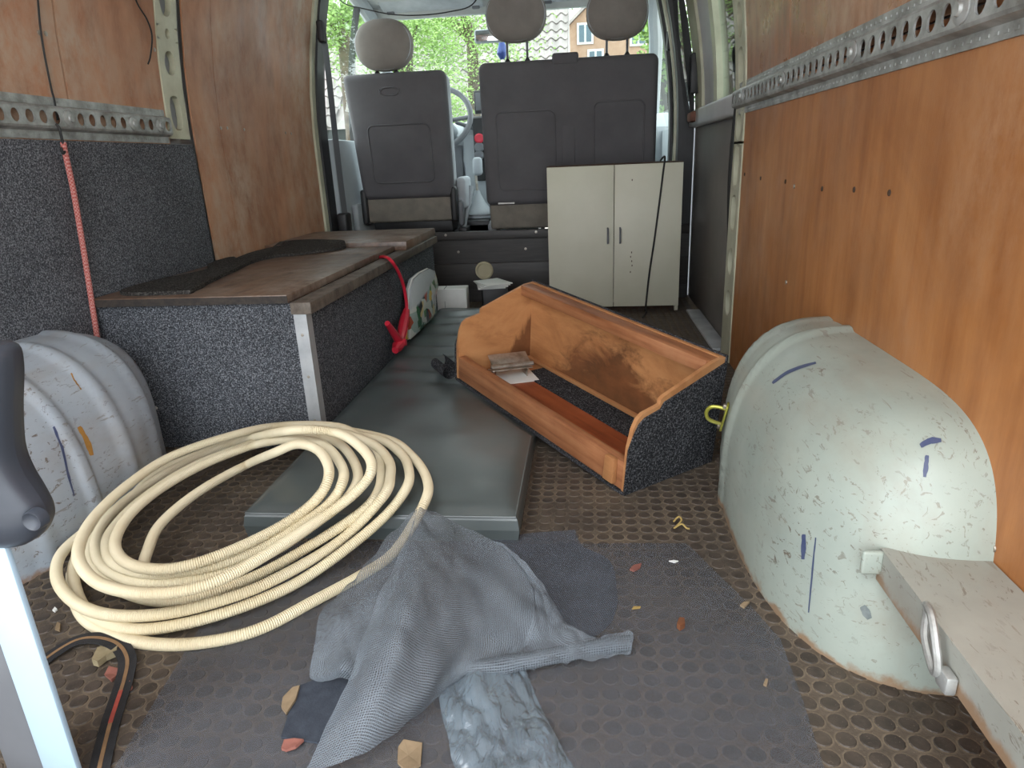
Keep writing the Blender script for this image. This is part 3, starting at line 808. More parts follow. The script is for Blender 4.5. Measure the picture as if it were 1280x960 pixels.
# ------------------------------------------------------------------ cabinet
KX0, KX1, KY0, KY1, KH = -.168, .436, 3.135, 3.435, .672
kb = thing('white_cabinet', 'off-white two-door cabinet standing by the sliding door', 'cabinet', ((KX0+KX1)/2, (KY0+KY1)/2, 0))
MB().span((KX0, KY0+.018, .0), (KX0+.016, KY1, KH-.016)).build('side', 'cab_white', kb, smooth=0)
MB().span((KX1-.016, KY0+.018, .0), (KX1, KY1, KH-.016)).build('side', 'cab_white', kb, smooth=0)
MB().span((KX0, KY0+.0175, KH-.016), (KX1, KY1, KH), .001).build('top', 'cab_edge', kb)
MB().span((KX0, KY0, KH-.003), (KX1, KY0+.0175, KH), .0005).build('edge_strip', 'cab_edge', kb)
MB().span((KX0+.016, KY0+.018, .045), (KX1-.016, KY1, .06)).build('bottom', 'cab_white', kb, smooth=0)
MB().span((KX0+.016, KY1-.006, .045), (KX1-.016, KY1, KH-.016)).build('back', 'cab_edge', kb, smooth=0)
MB().span((KX0+.016, KY0+.06, .0), (KX1-.016, KY0+.075, .045)).build('plinth', 'cab_edge', kb, smooth=0)
xm = .134
for x0, x1, hx in ((KX0+.001, xm-.0015, xm-.028), (xm+.0015, KX1-.001, xm+.028)):
    d = MB().span((x0, KY0, .028), (x1, KY0+.016, KH-.005), .001).build('door', 'cab_white', kb)
    h = [(hx, KY0, .325), (hx, KY0-.018, .327), (hx, KY0-.018, .39), (hx, KY0, .392)]
    MB().tube(h, .0045, 8).build('handle', 'mid_pl', d)
for z in (.60, .28, .26, .24, .22, .19):
    mb = MB().box((.215+.004*math.sin(z*90), KY0-.0003, z-.0), (.004, .0006, .008)); mb.build('scuff', 'cab_edge', kb, smooth=0)
# black cable over the cabinet door
pts = [(.345, KY0+.10, KH+.004), (.345, KY0-.004, KH+.003), (.342, KY0-.006, KH-.04), (.33, KY0-.005, .5), (.318, KY0-.005, .35), (.30, KY0-.006, .2), (.285, KY0-.006, .08), (.275, KY0-.012, .008), (.26, KY0-.10, .006)]
pts = pts[:1]+[ony(u, v, KY0-.006) for u, v in ((831, 196), (829, 215), (824, 255), (818, 300), (812, 340), (808, 375), (807, 388))]+[Vector((.285, KY0-.04, .006)), Vector((.26, KY0-.14, .006))]
tag(MB().tube(catmull(pts, 6), .0042, 6).build('power_cable', 'rubber'), 'black cable hanging over the right cabinet door', 'cable')

# ------------------------------------------------------------------ front board below the seats
bd = struct(empty('wall_front', ((XL+XR)/2, 3.46, 0)), 'black stained board below the seats')
MB().span((XL-.03, 3.46, 0), (XR+.02, 3.478, .352)).build('riser_board', 'board', bd, smooth=0)
MB().span((XL-.03, 3.445, .325), (XR+.02, 3.47, .368), .004).build('top_rail', 'board', bd)
MB().span((XL-.03, 3.440, .07), (XR+.02, 3.46, .205), .004).build('lower_plank', 'board', bd)
c = ony(605.5, 338, 3.44)
mb = MB().lathe([(.047, 0), (.047, -.008), (.042, -.012), (.036, -.011), (.034, -.006), (.004, -.004)], (c.x, 3.44, c.z), 'Y', 28)
mb.build('round_vent', simple('cream_plastic', (196, 188, 158), (182, 174, 144), 8, .5), bd)
for u, v in ((557, 294), (573, 315), (558, 333), (657, 311), (670, 290)): screw(bd, ony(u, v, 3.444 if v < 300 else 3.458), (0, -1, 0), .007)

# ------------------------------------------------------------------ seats
def seat_back(x0, x1, z0, z1, ytop, ybot, name, label, heads, panels, single):
    cx = (x0+x1)/2; root = thing(name, label, 'seat', (cx, ybot+.25, z0-.22))
    def Y(z): return ybot+(ytop-ybot)*(z-z0)/(z1-z0)
    def fn(tb):
        def f(q):
            k = .5+q.z/(z1-z0); sc = (1+.06*k) if single else (1+.01*k)
            return (q.x*sc/1.06 if single else q.x, q.y+(ytop-ybot)*(k-.5), q.z)
        return f
    yc = (ytop+ybot)/2
    mb = MB().box((cx, yc, (z0+z1)/2), (x1-x0, .07, z1-z0), .034, 5, fn=fn(0)); mb.build('back_shell', 'seat', root, smooth=60)
    mb = MB().box((cx, yc+.075, (z0+z1)/2+.01), (x1-x0-.004, .12, z1-z0-.02), .045, 5, fn=fn(0)); mb.build('back_padding', 'seat_light', root, smooth=60)
    for (a, b, c_, d) in panels:      # recessed outlines on the shell
        fr = MB(); zs = (c_+d)/2
        path = []
        r = .03
        for (px, pz, a0) in ((b-r, d-r, 0), (a+r, d-r, 90), (a+r, c_+r, 180), (b-r, c_+r, 270)):
            for k in range(6):
                an = math.radians(a0+18*k); path.append(Vector((px+r*math.cos(an), Y(pz+r*math.sin(an))-.034, pz+r*math.sin(an))))
        fr.tube(path, .0045, 6, closed=True); fr.build('panel_bead', 'seat', root, smooth=60)
    mb = MB().box((cx, ybot+.01, z0-.055), (x1-x0-.03, .05, .13), .015, 3); mb.build('lower_cloth', 'seat_cloth', root)
    mb = MB().box((cx, ybot+.33, z0-.02), (x1-x0-.02, .55, .15), .05, 4); mb.build('seat_cushion', 'seat_light', root, smooth=60)
    for hx, hz in heads:
        ht = Y(z1)-.005
        rows = []
        for a in range(25):
            th = math.pi*a/24; row = []
            for b in range(41):
                ph = 2*math.pi*b/40
                d = Vector((math.sin(th)*math.cos(ph), -math.cos(th), math.sin(th)*math.sin(ph)))
                g = ((abs(d.x)/.144)**2.35+(abs(d.z)/.116)**2.35)**(3/2.35)+(abs(d.y)/.055)**3
                row.append(Vector((hx, ht+.02, hz))+d/(g**(1/3)))
            rows.append(row)
        h = MB().loft(rows)
        hr = h.build('headrest', 'headrest', root, smooth=70)
        ring = []
        for k in range(40):
            an = 2*math.pi*k/40; c, s = math.cos(an), math.sin(an)
            ring.append((hx+.137*math.copysign(abs(c)**.93, c), ht-.006, hz+.108*math.copysign(abs(s)**.93, s)))
        MB().tube(ring, .004, 6, closed=True).build('piping', 'seat_light', hr)
        for s in (-.048, .048):
            MB().tube([(hx+s, ht+.02, z1-.03), (hx+s, ht+.02, hz-.06)], .006, 8).build('post', 'mid_pl', root)
            MB().lathe([(.014, 0), (.014, .008), (.009, .014), (.007, .018)], (hx+s, ht+.02, z1-.004), n=12).build('post_collar', 'black', root)
    return root, Y
ds, DY = seat_back(-1.185, -.665, .535, 1.138, 3.50, 3.60, 'driver_seat', 'grey single driver seat with one oval headrest', [(-.965, 1.262)], [(-1.09, -.77, .62, .90), (-1.00, -.90, 1.035, 1.07)], True)
MB().box((-.925, 3.83, .40), (.44, .42, .10), .02).build('seat_base', 'black', ds)
MB().box((-.925, 3.83, .17), (.40, .40, .36), .02).build('pedestal', 'black', ds)
for x, z, nm in ((-1.17, .50, 'recliner'), (-.685, .50, 'recliner')):
    MB().box((x, 3.60, z), (.035, .07, .18), .014, 3).build(nm, 'black', ds)
MB().box((-.655, 3.62, .45), (.03, .05, .13), .012, 3).build('lever', 'mid_pl', ds)
MB().box((-.655, 3.75, .55), (.05, .22, .17), .024, 4).build('side_bolster', 'seat_light', ds)
bs, BYf = seat_back(-.505, .352, .485, 1.155, 3.50, 3.56, 'passenger_bench_seat', 'wide grey double passenger seat with two oval headrests', [(-.315, 1.352), (.158, 1.335)], [(-.43, -.14, .56, .93), (.05, .29, .58, .955)], False)
MB().box((-.085, BYf(1.15)-.012, 1.150), (.125, .045, .055), .012, 3).build('belt_guide', 'seat', bs)
MB().box((-.075, BYf(.8)-.036, .80), (.06, .008, .55), .003).build('centre_ridge', 'seat', bs)
mb = MB().box((-.075, 3.80, .36), (.80, .03, .02), .004); mb.build('frame_bar', 'mid_pl', bs)
for x in (-.46, -.22, .02, .30): MB().box((x, 3.62, .22), (.02, .03, .40), .004).build('frame_leg', 'black', bs)
MB().box((-.40, BYf(.5)-.036, .497), (.085, .004, .008), .001).build('paper_label', 'white', bs)
MB().box((-.49, 3.70, .47), (.03, .12, .10), .012, 3).build('recliner', 'mid_pl', bs)

# ------------------------------------------------------------------ cab
cf = struct(MB().span((XL-.03, 3.478, -.12), (XR+.03, 4.95, -.09)).build('floor_cab', 'rubber', smooth=0), 'dark cab floor')
db = thing('dashboard', 'light grey dashboard with centre console', 'dashboard', (-.38, 4.5, -.09))
prof = [(4.28, .60), (4.24, .72), (4.27, .86), (4.36, .93), (4.55, .95), (4.78, .90), (4.80, .30), (4.50, .30)]
MB().prism([(y, z) for y, z in prof], 0, XL-.02, XR+.02).build('dash_body', 'grey_pl', db, smooth=40)
mb = MB().prism([(4.22, .62), (4.20, .86), (4.25, .93), (4.40, .95), (4.5, .95), (4.5, -.08), (4.25, -.08), (4.16, .3)], 0, -.72, -.28); mb.build('centre_console', 'grey_pl', db, smooth=40)
p0 = ony(598, 185, 4.19)
MB().box((p0.x+.05, 4.188, p0.z-.01), (.15, .02, .36), .008, rot=Matrix.Rotation(0.06, 3, 'X')).build('control_panel', 'black', db)
for u, v, mt in ((599, 173, 'red'), (599, 184, 'mid_pl'), (599, 194, 'mid_pl')):
    q = ony(u, v, 4.17); MB().lathe([(.028, .012), (.028, -.008), (.02, -.014), (.002, -.014)], (q.x, 4.168, q.z), 'Y', 20).build('knob', mt, db)
q = ony(595, 152, 4.2); MB().box((q.x+.02, 4.20, q.z), (.10, .05, .055), .012, 3).build('air_vent', 'black', db)
q = ony(568, 205, 4.2); MB().box((q.x, 4.245, q.z), (.10, .02, .22), .012, 3).build('fuse_cover', 'mid_pl', db)
ph = thing('phone_holder', 'small black phone holder standing on the dashboard', 'phone holder', ony(596, 146, 4.3))
q = ony(597, 128, 4.3); MB().box((q.x+.03, 4.30, q.z), (.10, .018, .13), .008, 3).build('screen_body', 'black', ph)
MB().box((q.x+.03, 4.29, q.z+.004), (.082, .004, .10), .002).build('screen', 'mid_pl', ph)
MB().tube([(q.x+.03, 4.31, q.z-.06), (q.x+.03, 4.33, .945)], .01, 8).build('stem', 'black', ph)
# steering wheel
q = ony(548, 148, 4.1); sw = thing('steering_wheel', 'grey steering wheel behind the driver seat', 'steering wheel', q)
Rw = Matrix.Rotation(math.radians(-28), 3, 'X')
def wp(a, r, h=0): return q+Rw @ Vector((r*math.cos(a), h, r*math.sin(a)))
MB().tube([wp(2*math.pi*k/40, .19) for k in range(40)], .016, 10, closed=True).build('rim', 'mid_pl', sw)
for a in (0, math.pi, -math.pi/2): MB().tube([wp(a, .05, .03), wp(a, .188)], .012, 8).build('spoke', 'mid_pl', sw)
b = MB().lathe([(.07, 0), (.065, .03), (.04, .045), (.003, .048)], (0, 0, 0), 'Y', 20); b.v = [q+Rw @ p for p in b.v]; b.build('hub', 'mid_pl', sw)
MB().tube([q, Vector((q.x, 4.40, q.z-.12))], [.05, .09], 14).build('column', 'grey_pl', sw)
MB().tube([q+Vector((.08, .12, -.02)), q+Vector((.23, .10, -.07))], [.010, .016], 8).build('stalk', 'mid_pl', sw)
# gear lever and handbrake
g0 = ony(598, 262, 3.95); gl = thing('gear_lever', 'grey gear lever with cone boot between the seats', 'gear lever', (g0.x, 3.95, .38))
MB().lathe([(.095, 0), (.09, .012), (.095, .02), (.09, .03), (.075, .04), (.045, .08), (.02, .13), (.016, .15)], (g0.x, 3.95, .40), n=24).build('boot', 'grey_pl', gl)
MB().tube([(g0.x, 3.95, .53), (g0.x-.005, 3.95, .66)], .008, 8).build('shaft', 'chrome', gl)
q = ony(597, 208, 3.95); MB().box(q, (.055, .05, .10), .02, 4).build('knob', 'grey_pl', gl)
MB().box((g0.x, 3.98, .34), (.26, .40, .10), .02).build('console_box', 'grey_pl', gl)
MB().box((g0.x, 3.83, .355), (.17, .10, .08), .008).build('tray', 'black', gl)
hb = thing('handbrake', 'grey handbrake lever beside the driver seat', 'handbrake', (-.69, 3.72, .36))
a = ony(580, 284, 3.70); b_ = ony(589, 233, 3.78)
MB().tube([a, a.lerp(b_, .55), b_], [.012, .014, .018], 10).build('lever', 'grey_pl', hb)
MB().box(a+Vector((0, .02, -.03)), (.05, .12, .07), .01).build('bracket', 'black', hb)
# windscreen, header, pillars
wt, wbm = (3.93, 1.452), (4.79, .90)
ws = struct(empty('window_1', ((XL+XR)/2, 4.4, .9)), 'van windscreen')
MB().add([(XL+.06, wbm[0], wbm[1]), (XR-.06, wbm[0], wbm[1]), (XR-.14, wt[0], wt[1]), (XL+.14, wt[0], wt[1])], [(0, 1, 2, 3)]).build('windscreen_pane', 'glass', ws, smooth=0)
hd_ = struct(MB().prism([(3.40, 1.535), (3.90, 1.50), (3.93, 1.452), (3.97, 1.452), (3.97, 1.58), (3.40, 1.62)], 0, XL+.08, XR-.08).build('ceiling_cab', 'headliner', smooth=30), 'grey cab headliner')
struct(MB().span((XL+.05, 3.40, 1.60), (XR-.05, 3.52, ZC-.10)).build('trim_6', 'headliner', smooth=0), 'cross member above the cab')
for s, x0, nm in ((1, XL, 'trim_7'), (-1, XR, 'trim_8')):
    ps = [(x0+s*.05, wbm[0], wbm[1]-.05), (x0+s*.07, 4.5, 1.08), (x0+s*.10, 4.15, 1.30), (x0+s*.13, 3.93, 1.44), (x0+s*.12, 3.70, 1.52), (x0+s*.11, 3.40, 1.56)]
    struct(MB().tube(catmull(ps, 6), .038, 10).build(nm, 'grey_pl'), 'grey windscreen pillar')
def visor(x0, x1, label):
    root = thing('sun_visor', label, 'sun visor', ((x0+x1)/2, 3.86, 1.49), 'sun visors')
    MB().box(((x0+x1)/2, 3.84, 1.505), (x1-x0, .17, .018), .008, 3, rot=Matrix.Rotation(math.radians(-14), 3, 'X')).build('flap', 'seat_light', root)
    for x in (x0+.04, x1-.04): MB().box((x, 3.905, 1.478), (.04, .02, .018), .005).build('clip', 'mid_pl', root)
visor(-1.06, -.52, 'pale sun visor on the headliner above the driver seat'); visor(-.22, .30, 'pale sun visor on the headliner above the double seat')
q = ony(612, 45, 4.05); rm = thing('rear_view_mirror', 'interior rear-view mirror behind the windscreen top', 'mirror', q)
MB().box(q, (.17, .03, .07), .014, 3).build('housing', 'grey_pl', rm); MB().box(q+Vector((0, -.0165, 0)), (.15, .003, .054), .001).build('glass', 'mirror_gl', rm)
MB().tube([q+Vector((0, .01, .03)), (q.x, 3.97, 1.452)], .01, 8).build('stem', 'mid_pl', rm)
dm = MB().lathe([(.09, 0), (.085, -.02), (.05, -.032), (.004, -.036)], (-.48, 3.62, 1.522), n=24)
tag(dm.build('dome_lamp', 'white'), 'round white dome lamp on the cab headliner', 'lamp')
pts = [ony(u, v, 3.6) for u, v in ((418, -12), (430, 4), (455, 11), (490, 18), (525, 19), (560, 15), (590, 6), (608, -3))]
pts[0].z = 1.53; pts[-1].z = 1.52
tag(MB().tube(catmull(pts, 6), .003, 6).build('sagging_wire', 'rubber'), 'thin black wire sagging below the cab headliner', 'wire')
q = ony(627, 62, 4.2); fr = MB()
tag(MB().tube([q+Vector((0, 0, .06)), q+Vector((.004, 0, .02)), q+Vector((0, 0, -.02)), q+Vector((.003, 0, -.05))], [.008, .022, .03, .014], 10).build('air_freshener', simple('blue_card', (40, 60, 120), (50, 74, 140), 20, .6)), 'small blue air freshener hanging by the mirror', 'air freshener')

# B pillars, belts, cab doors
def lean_column(x, s, y0, y1, z0, z1, w, k=14):
    mb = MB(); vs = []; fs = []
    for i in range(k+1):
        z = z0+(z1-z0)*i/k; a = x+s*tum(z); b = a+s*w
        vs += [(a, y0, z), (b, y0, z), (b, y1, z), (a, y1, z)]
    for i in range(k):
        for q in range(4): fs.append((i*4+q, i*4+(q+1) % 4, i*4+4+(q+1) % 4, i*4+4+q))
    fs += [(0, 1, 2, 3), tuple(k*4+q for q in range(4))]
    return mb.add(vs, fs)
def pillar(nm, x, s, mat, y0, y1, z0, z1, w=.07):
    mb = lean_column(x, s, y0, y1, z0, z1, w)
    return struct(mb.build(nm, mat, smooth=30), 'door pillar of the van')
pillar('trim_9', XL-.02, 1, 'cream_metal', 3.203, 3.245, .0, 1.62, .03)
pillar('trim_10', XL-.03, 1, 'black', 3.245, 3.34, .0, 1.62, .05)
pillar('trim_11', XR+.03, -1, 'black', 3.505, 3.575, .0, 1.62, .075)
pillar('trim_12', XR+.03, -1, 'cream_metal', 3.58, 3.63, .0, 1.62, .085)
pillar('trim_13', XR+.03, -1, 'black', 3.635, 3.70, .0, 1.62, .10)
def belt(pts, label, wd=.045):
    root = thing('seat_belt', label, 'seat belt', pts[-1], 'seat belts')
    c = catmull(pts, 6); L = [p+Vector((0, -wd/2, 0)) for p in c]; R_ = [p+Vector((.012, wd/2, 0)) for p in c]
    mb = MB().loft([L, R_]); mb.build('webbing', 'mid_pl', root, smooth=60)
    MB().box(Vector(pts[0])+Vector((.004, 0, .0)), (.03, .05, .09), .01, 3).build('anchor', 'black', root)
    MB().box(Vector(pts[-1])+Vector((0, 0, -.05)), (.05, .08, .13), .012, 3).build('reel', 'black', root)
belt([onx(u, v, x) for u, v, x in ((401, 40, -1.15), (405, 60, -1.16), (411, 110, -1.17), (417, 165, -1.18), (424, 225, -1.19), (430, 270, -1.20))], 'grey seat belt hanging beside the driver seat')
belt([Vector((XR-.09, 3.62, 1.22)), Vector((XR-.07, 3.62, 1.0)), Vector((XR-.06, 3.62, .8)), Vector((XR-.05, 3.62, .5))], 'dark seat belt on the right pillar beside the double seat', .035)
def cabdoor(nm, x, s, label):
    root = struct(empty(nm, (x, 4.0, 0)), label)
    MB().span((x, 3.345 if s > 0 else 3.705, -.1), (x+s*.05, 4.78, .84), .01).build('door_panel', 'grey_pl', root)
    MB().span((x+s*.05, 3.50 if s > 0 else 3.8, .30), (x+s*.085, 4.3, .52), .012, 3).build('door_pocket', 'grey_pl', root)
    mb = lean_column(x+s*.012, s, 3.72, 3.745, .84, 1.5, .028)
    mb.build('window_divider', 'black', root)
    za = .84; mb = MB().add([(x+s*(.02+tum(.84)), 3.34, .84), (x+s*(.02+tum(.84)), 4.78, .84), (x+s*(.02+tum(1.5)), 3.95, 1.46), (x+s*(.02+tum(1.5)), 3.34, 1.52)], [(0, 1, 2, 3)])
    mb.build('window_pane', 'glass', root, smooth=0)
cabdoor('door_2', XL-.01, 1, 'driver door with grey trim'); cabdoor('door_3', XR+.01, -1, 'passenger door with grey trim')

# ------------------------------------------------------------------ things by the bench
# red jump lead with clamp
jc = thing('jump_lead', 'red jump lead with its clamp hanging over the bench edge', 'jump lead', onx(495, 435, -.65))
xa = BX1+.03
pts = [onx(472, 322, -.74), onx(480, 321, -.70), onx(488, 325, -.66), onx(497, 338, -.652), onx(504, 356, -.652), onx(508, 378, -.652), onx(508, 392, -.652)]
MB().tube(catmull(pts, 6), .006, 10).build('cable', 'red', jc)
cl0 = onx(508, 388, -.652); cl1 = onx(500, 428, -.645); cl2 = onx(484, 404, -.645)
MB().tube([cl0, cl0.lerp(cl1, .3), cl0.lerp(cl1, .7), cl1], [.012, .018, .018, .014], 10).build('handle_arm', 'red', jc)
MB().tube([cl2, cl2.lerp(cl1, .5), cl1], [.009, .013, .016], 10).build('handle_arm', 'red', jc)
cl3 = onx(494, 438, -.645)
MB().tube([cl1, cl1.lerp(cl3, .5), cl3], [.02, .02, .012], 10).build('jaw', 'red', jc)
b = MB().lathe([(.012, 0), (.012, .006), (.002, .007)], (0, 0, 0), 'X', 14); b.v = [p+cl1+Vector((.016, 0, 0)) for p in b.v]; b.build('pivot', 'red', jc)
# printed bag
def bagmat():
    t = NT('printed_plastic_bag')
    v = t.n('ShaderNodeTexVoronoi'); v.inputs['Scale'].default_value = 30; t.l(t.coords((1, .8, .9)), v.inputs['Vector'])
    sp = t.n('ShaderNodeSeparateColor'); t.l(v.outputs['Color'], sp.inputs[0])
    c = t.ramp(sp.outputs[0], [(0, (196, 200, 192)), (.18, (150, 168, 160)), (.30, (46, 96, 66)), (.46, (88, 132, 92)), (.56, (206, 186, 140)), (.66, (160, 70, 50)), (.74, (44, 52, 60)), (.84, (206, 172, 70)), (.92, (196, 200, 192))])
    for e in t.t.nodes:
        if e.type == 'VALTORGB' and len(e.color_ramp.elements) > 5: e.color_ramp.interpolation = 'CONSTANT'
    s2 = t.n('ShaderNodeSeparateXYZ'); t.l(t.tc.outputs['Object'], s2.inputs[0])
    top = t.ramp(t.math('ADD', s2.outputs[2], t.math('MULTIPLY', s2.outputs[1], -.15)), [(.15, (0, 0, 0, 1)), (.16, (1, 1, 1, 1))])
    t.base(t.mix(top, c, (176, 182, 184))); t.set(.25); t.bump(t.noise(30), .3, .004); return t.m
pb = thing('printed_bag', 'colourfully printed plastic bag leaning on the bench beside the cushion', 'bag', (-.66, 2.68, .075))
outl = [onx(u, v, -.66) for u, v in ((510, 424), (510, 395), (511, 362), (515, 349), (524, 341), (534, 336), (541, 339), (543, 352), (542, 372), (541, 395), (530, 406))]
bg_ = MB(); n = len(outl)
ring0 = [p+Vector((-.012, 0, 0)) for p in outl]; ring1 = [p+Vector((.010, 0, 0)) for p in outl]
cen = sum(outl, Vector())/n
inn = [cen.lerp(p, .75)+Vector((.026+.006*math.sin(i*2.1), 0, 0)) for i, p in enumerate(outl)]
bg_.add(ring0+ring1+inn+[cen+Vector((.03, 0, 0))], [tuple(range(n))]+[(i, (i+1) % n, n+(i+1) % n, n+i) for i in range(n)]+[(n+i, n+(i+1) % n, 2*n+(i+1) % n, 2*n+i) for i in range(n)]+[(2*n+i, 2*n+(i+1) % n, 3*n) for i in range(n)])
for p in bg_.v: p.z = max(p.z, .077)
bg_.build('bag_body', bagmat(), pb, smooth=50)
mb = MB().tube([p+Vector((-.001, 0, .0)) for p in outl], .0035, 6, closed=True)
for p in mb.v: p.z = max(p.z, .077)
mb.build('seam', MT['white'], pb)
# white cartons behind the cushion end
def carton(nm, u, v, yy, sz, rz, label, mat='white', tilt=0):
    c = ony(u, v, yy); r = thing(nm, label, 'carton', (c.x, yy, c.z-sz[2]/2), rot=Matrix.Rotation(rz, 3, 'Z') @ Matrix.Rotation(tilt, 3, 'X'))
    MB().box((0, 0, sz[2]/2), sz, .003).build('box_body', mat, r, local=True)
    MB().box((-sz[0]*.1, -sz[1]/2-.0006, sz[2]*.5), (.002, .0012, sz[2]*.95)).build('box_flap_seam', 'mid_pl', r, local=True, smooth=0)
    MB().box((-sz[0]*.1, 0, sz[2]+.001), (.004, sz[1]*.98, .0012)).build('lid_flap', 'mid_pl', r, local=True, smooth=0)
carton('white_carton', 562, 367, 3.12, (.175, .10, .085), .05, 'white cardboard carton standing behind the cushion end')
for o in list(bpy.data.objects):
    if o.name.startswith('white_carton'): o.location.z = .0
    if o.name.startswith('box_body') and o.parent and o.parent.name.startswith('white_carton'):
        for p in o.data.vertices: p.co.z = p.co.z if p.co.z < .04 else p.co.z+.055
    if o.name.startswith('lid_flap') and o.parent and o.parent.name.startswith('white_carton'):
        for p in o.data.vertices: p.co.z += .055
mb = MB().box((-.435, 3.16, .0675), (.12, .16, .135), .004, rot=Matrix.Rotation(.2, 3, 'Z'))
tag(mb.build('black_case', 'black'), 'small black case beside the white carton', 'case')
mb = MB()
for i in range(4): mb.box((-.45+.004*i, 3.15-.004*i, .139+.006*i), (.13, .17, .005), .001, rot=Matrix.Rotation(.2+.12*i, 3, 'Z'))
tag(mb.build('paper_stack', 'white'), 'loose white papers lying on the black case', 'paper')
co_.v = [p for p in co_.v]
tag(co_.build('carpet_offcut', 'carpet_k', smooth=60), 'rolled dark carpet offcut under the trough corner', 'carpet')

# ------------------------------------------------------------------ conduit coil
LOOPS = [
 (.050, [(177, 713), (184, 690), (197, 660), (225, 632), (262, 606), (310, 580), (345, 565)]),
 (.078, [(372, 555), (398, 563), (411, 585), (406, 610), (383, 636), (340, 664), (275, 694), (215, 711), (170, 708), (148, 694), (145, 672), (165, 640), (205, 608), (260, 578), (320, 556)]),
 (.060, [(366, 549), (404, 556), (427, 582), (427, 606), (405, 635), (340, 677), (270, 706), (195, 717), (150, 708), (134, 690), (140, 663), (178, 624), (240, 584), (310, 556)]),
 (.042, [(370, 544), (420, 552), (446, 585), (438, 618), (392, 656), (340, 690), (262, 719), (190, 728), (145, 718), (121, 694), (126, 660), (162, 622), (225, 582), (300, 552)]),
 (.094, [(365, 538), (420, 541), (452, 560), (465, 585), (448, 612), (406, 645), (335, 692), (262, 730), (190, 742), (130, 732), (102, 708), (99, 682), (118, 646), (160, 606), (215, 570), (290, 544)]),
 (.024, [(350, 532), (420, 533), (452, 548), (471, 562), (477, 585), (471, 618), (438, 650), (340, 710), (262, 742), (212, 752), (165, 744), (128, 722), (112, 690), (125, 652), (170, 610), (240, 572)]),
 (.036, [(330, 548), (410, 540), (462, 553), (485, 574), (488, 594), (478, 622), (422, 678), (340, 726), (272, 752), (200, 768), (132, 768), (90, 750), (71, 722), (77, 692), (100, 662), (140, 624), (205, 586)]),
 (.020, [(300, 553), (400, 541), (470, 548), (500, 566), (511, 587), (507, 612), (471, 655), (390, 717), (325, 750), (250, 775), (180, 787), (138, 781), (108, 764), (94, 735), (93, 705), (108, 670), (152, 624), (220, 580)]),
 (.011, [(310, 548), (400, 536), (481, 548), (515, 570), (534, 600), (530, 630), (494, 688), (455, 717), (389, 753), (330, 784), (275, 800), (210, 806), (150, 797), (108, 775), (92, 745), (90, 716)]),
]
def sstep(a, b, x):
    t = max(0, min(1, (x-a)/(b-a))); return t*t*(3-2*t)
def support(x, y):
    return (CT+.012)*sstep(-.80, CX0-.01, x)*sstep(CY0-.09, CY0-.012, y)
hp = []
for off, lst in LOOPS:
    for u, v in lst:
        z = off
        for _ in range(8):
            q = onz(u, v, z); z = .5*z+.5*(off+support(q.x, q.y))
        q = onz(u, v, z)
        if q.y > 1.532: q = ony(u, v, 1.532)
        while arch_inside('L', q+Vector((-.016, .0, 0))): q.x += .004
        if q.z < .011: q.z = .011
        hp.append(q)
cs = catmull(hp, 14)
# resample to a fixed step and add the ribs
acc = [0]
for a, b in zip(cs[:-1], cs[1:]): acc.append(acc[-1]+(b-a).length)
step = .0018; pts = []; j = 0
for i in range(int(acc[-1]/step)):
    s = i*step
    while acc[j+1] < s: j += 1
    t = (s-acc[j])/max(1e-9, acc[j+1]-acc[j]); pts.append(cs[j].lerp(cs[j+1], t))
for _ in range(25):
    pts = [pts[0]]+[(pts[i-1]+pts[i]*2+pts[i+1])/4 for i in range(1, len(pts)-1)]+[pts[-1]]
rad = [.0102 if i % 2 else .0088 for i in range(len(pts))]
hs = thing('conduit_coil', 'cream corrugated conduit hose coiled on the floor and cushion', 'hose', (-.66, 1.18, 0))
MB().tube(pts, rad, 10).build('corrugated_hose', 'hose', hs, smooth=60)

# ------------------------------------------------------------------ sheets on the floor
sheet = [(-.60, .47), (-.589, .579), (-.62, .79), (-.64, .93), (-.60, 1.10), (-.40, 1.106), (-.143, 1.106), (.188, 1.121), (.225, 1.03), (.265, .935), (.289, .861), (.286, .74), (.279, .637), (.276, .47)]
mb = MB(); mb.v = [Vector((x, y, .0021)) for x, y in sheet]; mb.f = [tuple(range(len(sheet)))]
tag(mb.build('floor_film', 'film', smooth=0), 'thin flat grey film sheet lying over the floor studs', 'sheet')

def px_loft(rows, per=5, jig=.0, crease=.0):
    rr = []
    for r in rows: rr.append(catmull([onz(u, v, z) for u, v, z in r], per))
    cols = list(zip(*rr)); cols = [catmull(list(c), per) for c in cols]
    out = [list(r) for r in zip(*cols)]
    for r in out:
        for p in r:
            p += Vector((mnoise.noise(p*22), mnoise.noise(p*22+Vector((5, 1, 0))), mnoise.noise(p*22+Vector((0, 7, 3)))*.8))*jig
            if crease:
                q = Vector((p.x*26+p.y*9, p.y*14-p.x*6, 1.7)); p.z += crease*(abs(mnoise.noise(q))*2.2-.5)+crease*.6*(abs(mnoise.noise(q*2.3))-.2)
            p.z = max(p.z, .003)
    return out
def sheet_obj(rows, name, mat, parent, per=5, jig=.0, crease=.0):
    out = px_loft(rows, per, jig, crease); n = len(out[0])
    # arc-length UVs in metres
    U = [[0]*n for _ in out]; V = [[0]*n for _ in out]
    for i, r in enumerate(out):
        for k in range(n):
            if k: U[i][k] = U[i][k-1]+(r[k]-r[k-1]).length
            if i: V[i][k] = V[i-1][k]+(r[k]-out[i-1][k]).length
    mb = MB().loft(out)
    return mb.build(name, mat, parent, smooth=80, uvscale=lambda i, co: (U[i//n][i % n], V[i//n][i % n]))
cr = thing('insect_mesh', 'crumpled grey insect mesh heaped over the conduit end', 'mesh', onz(560, 800, 0))
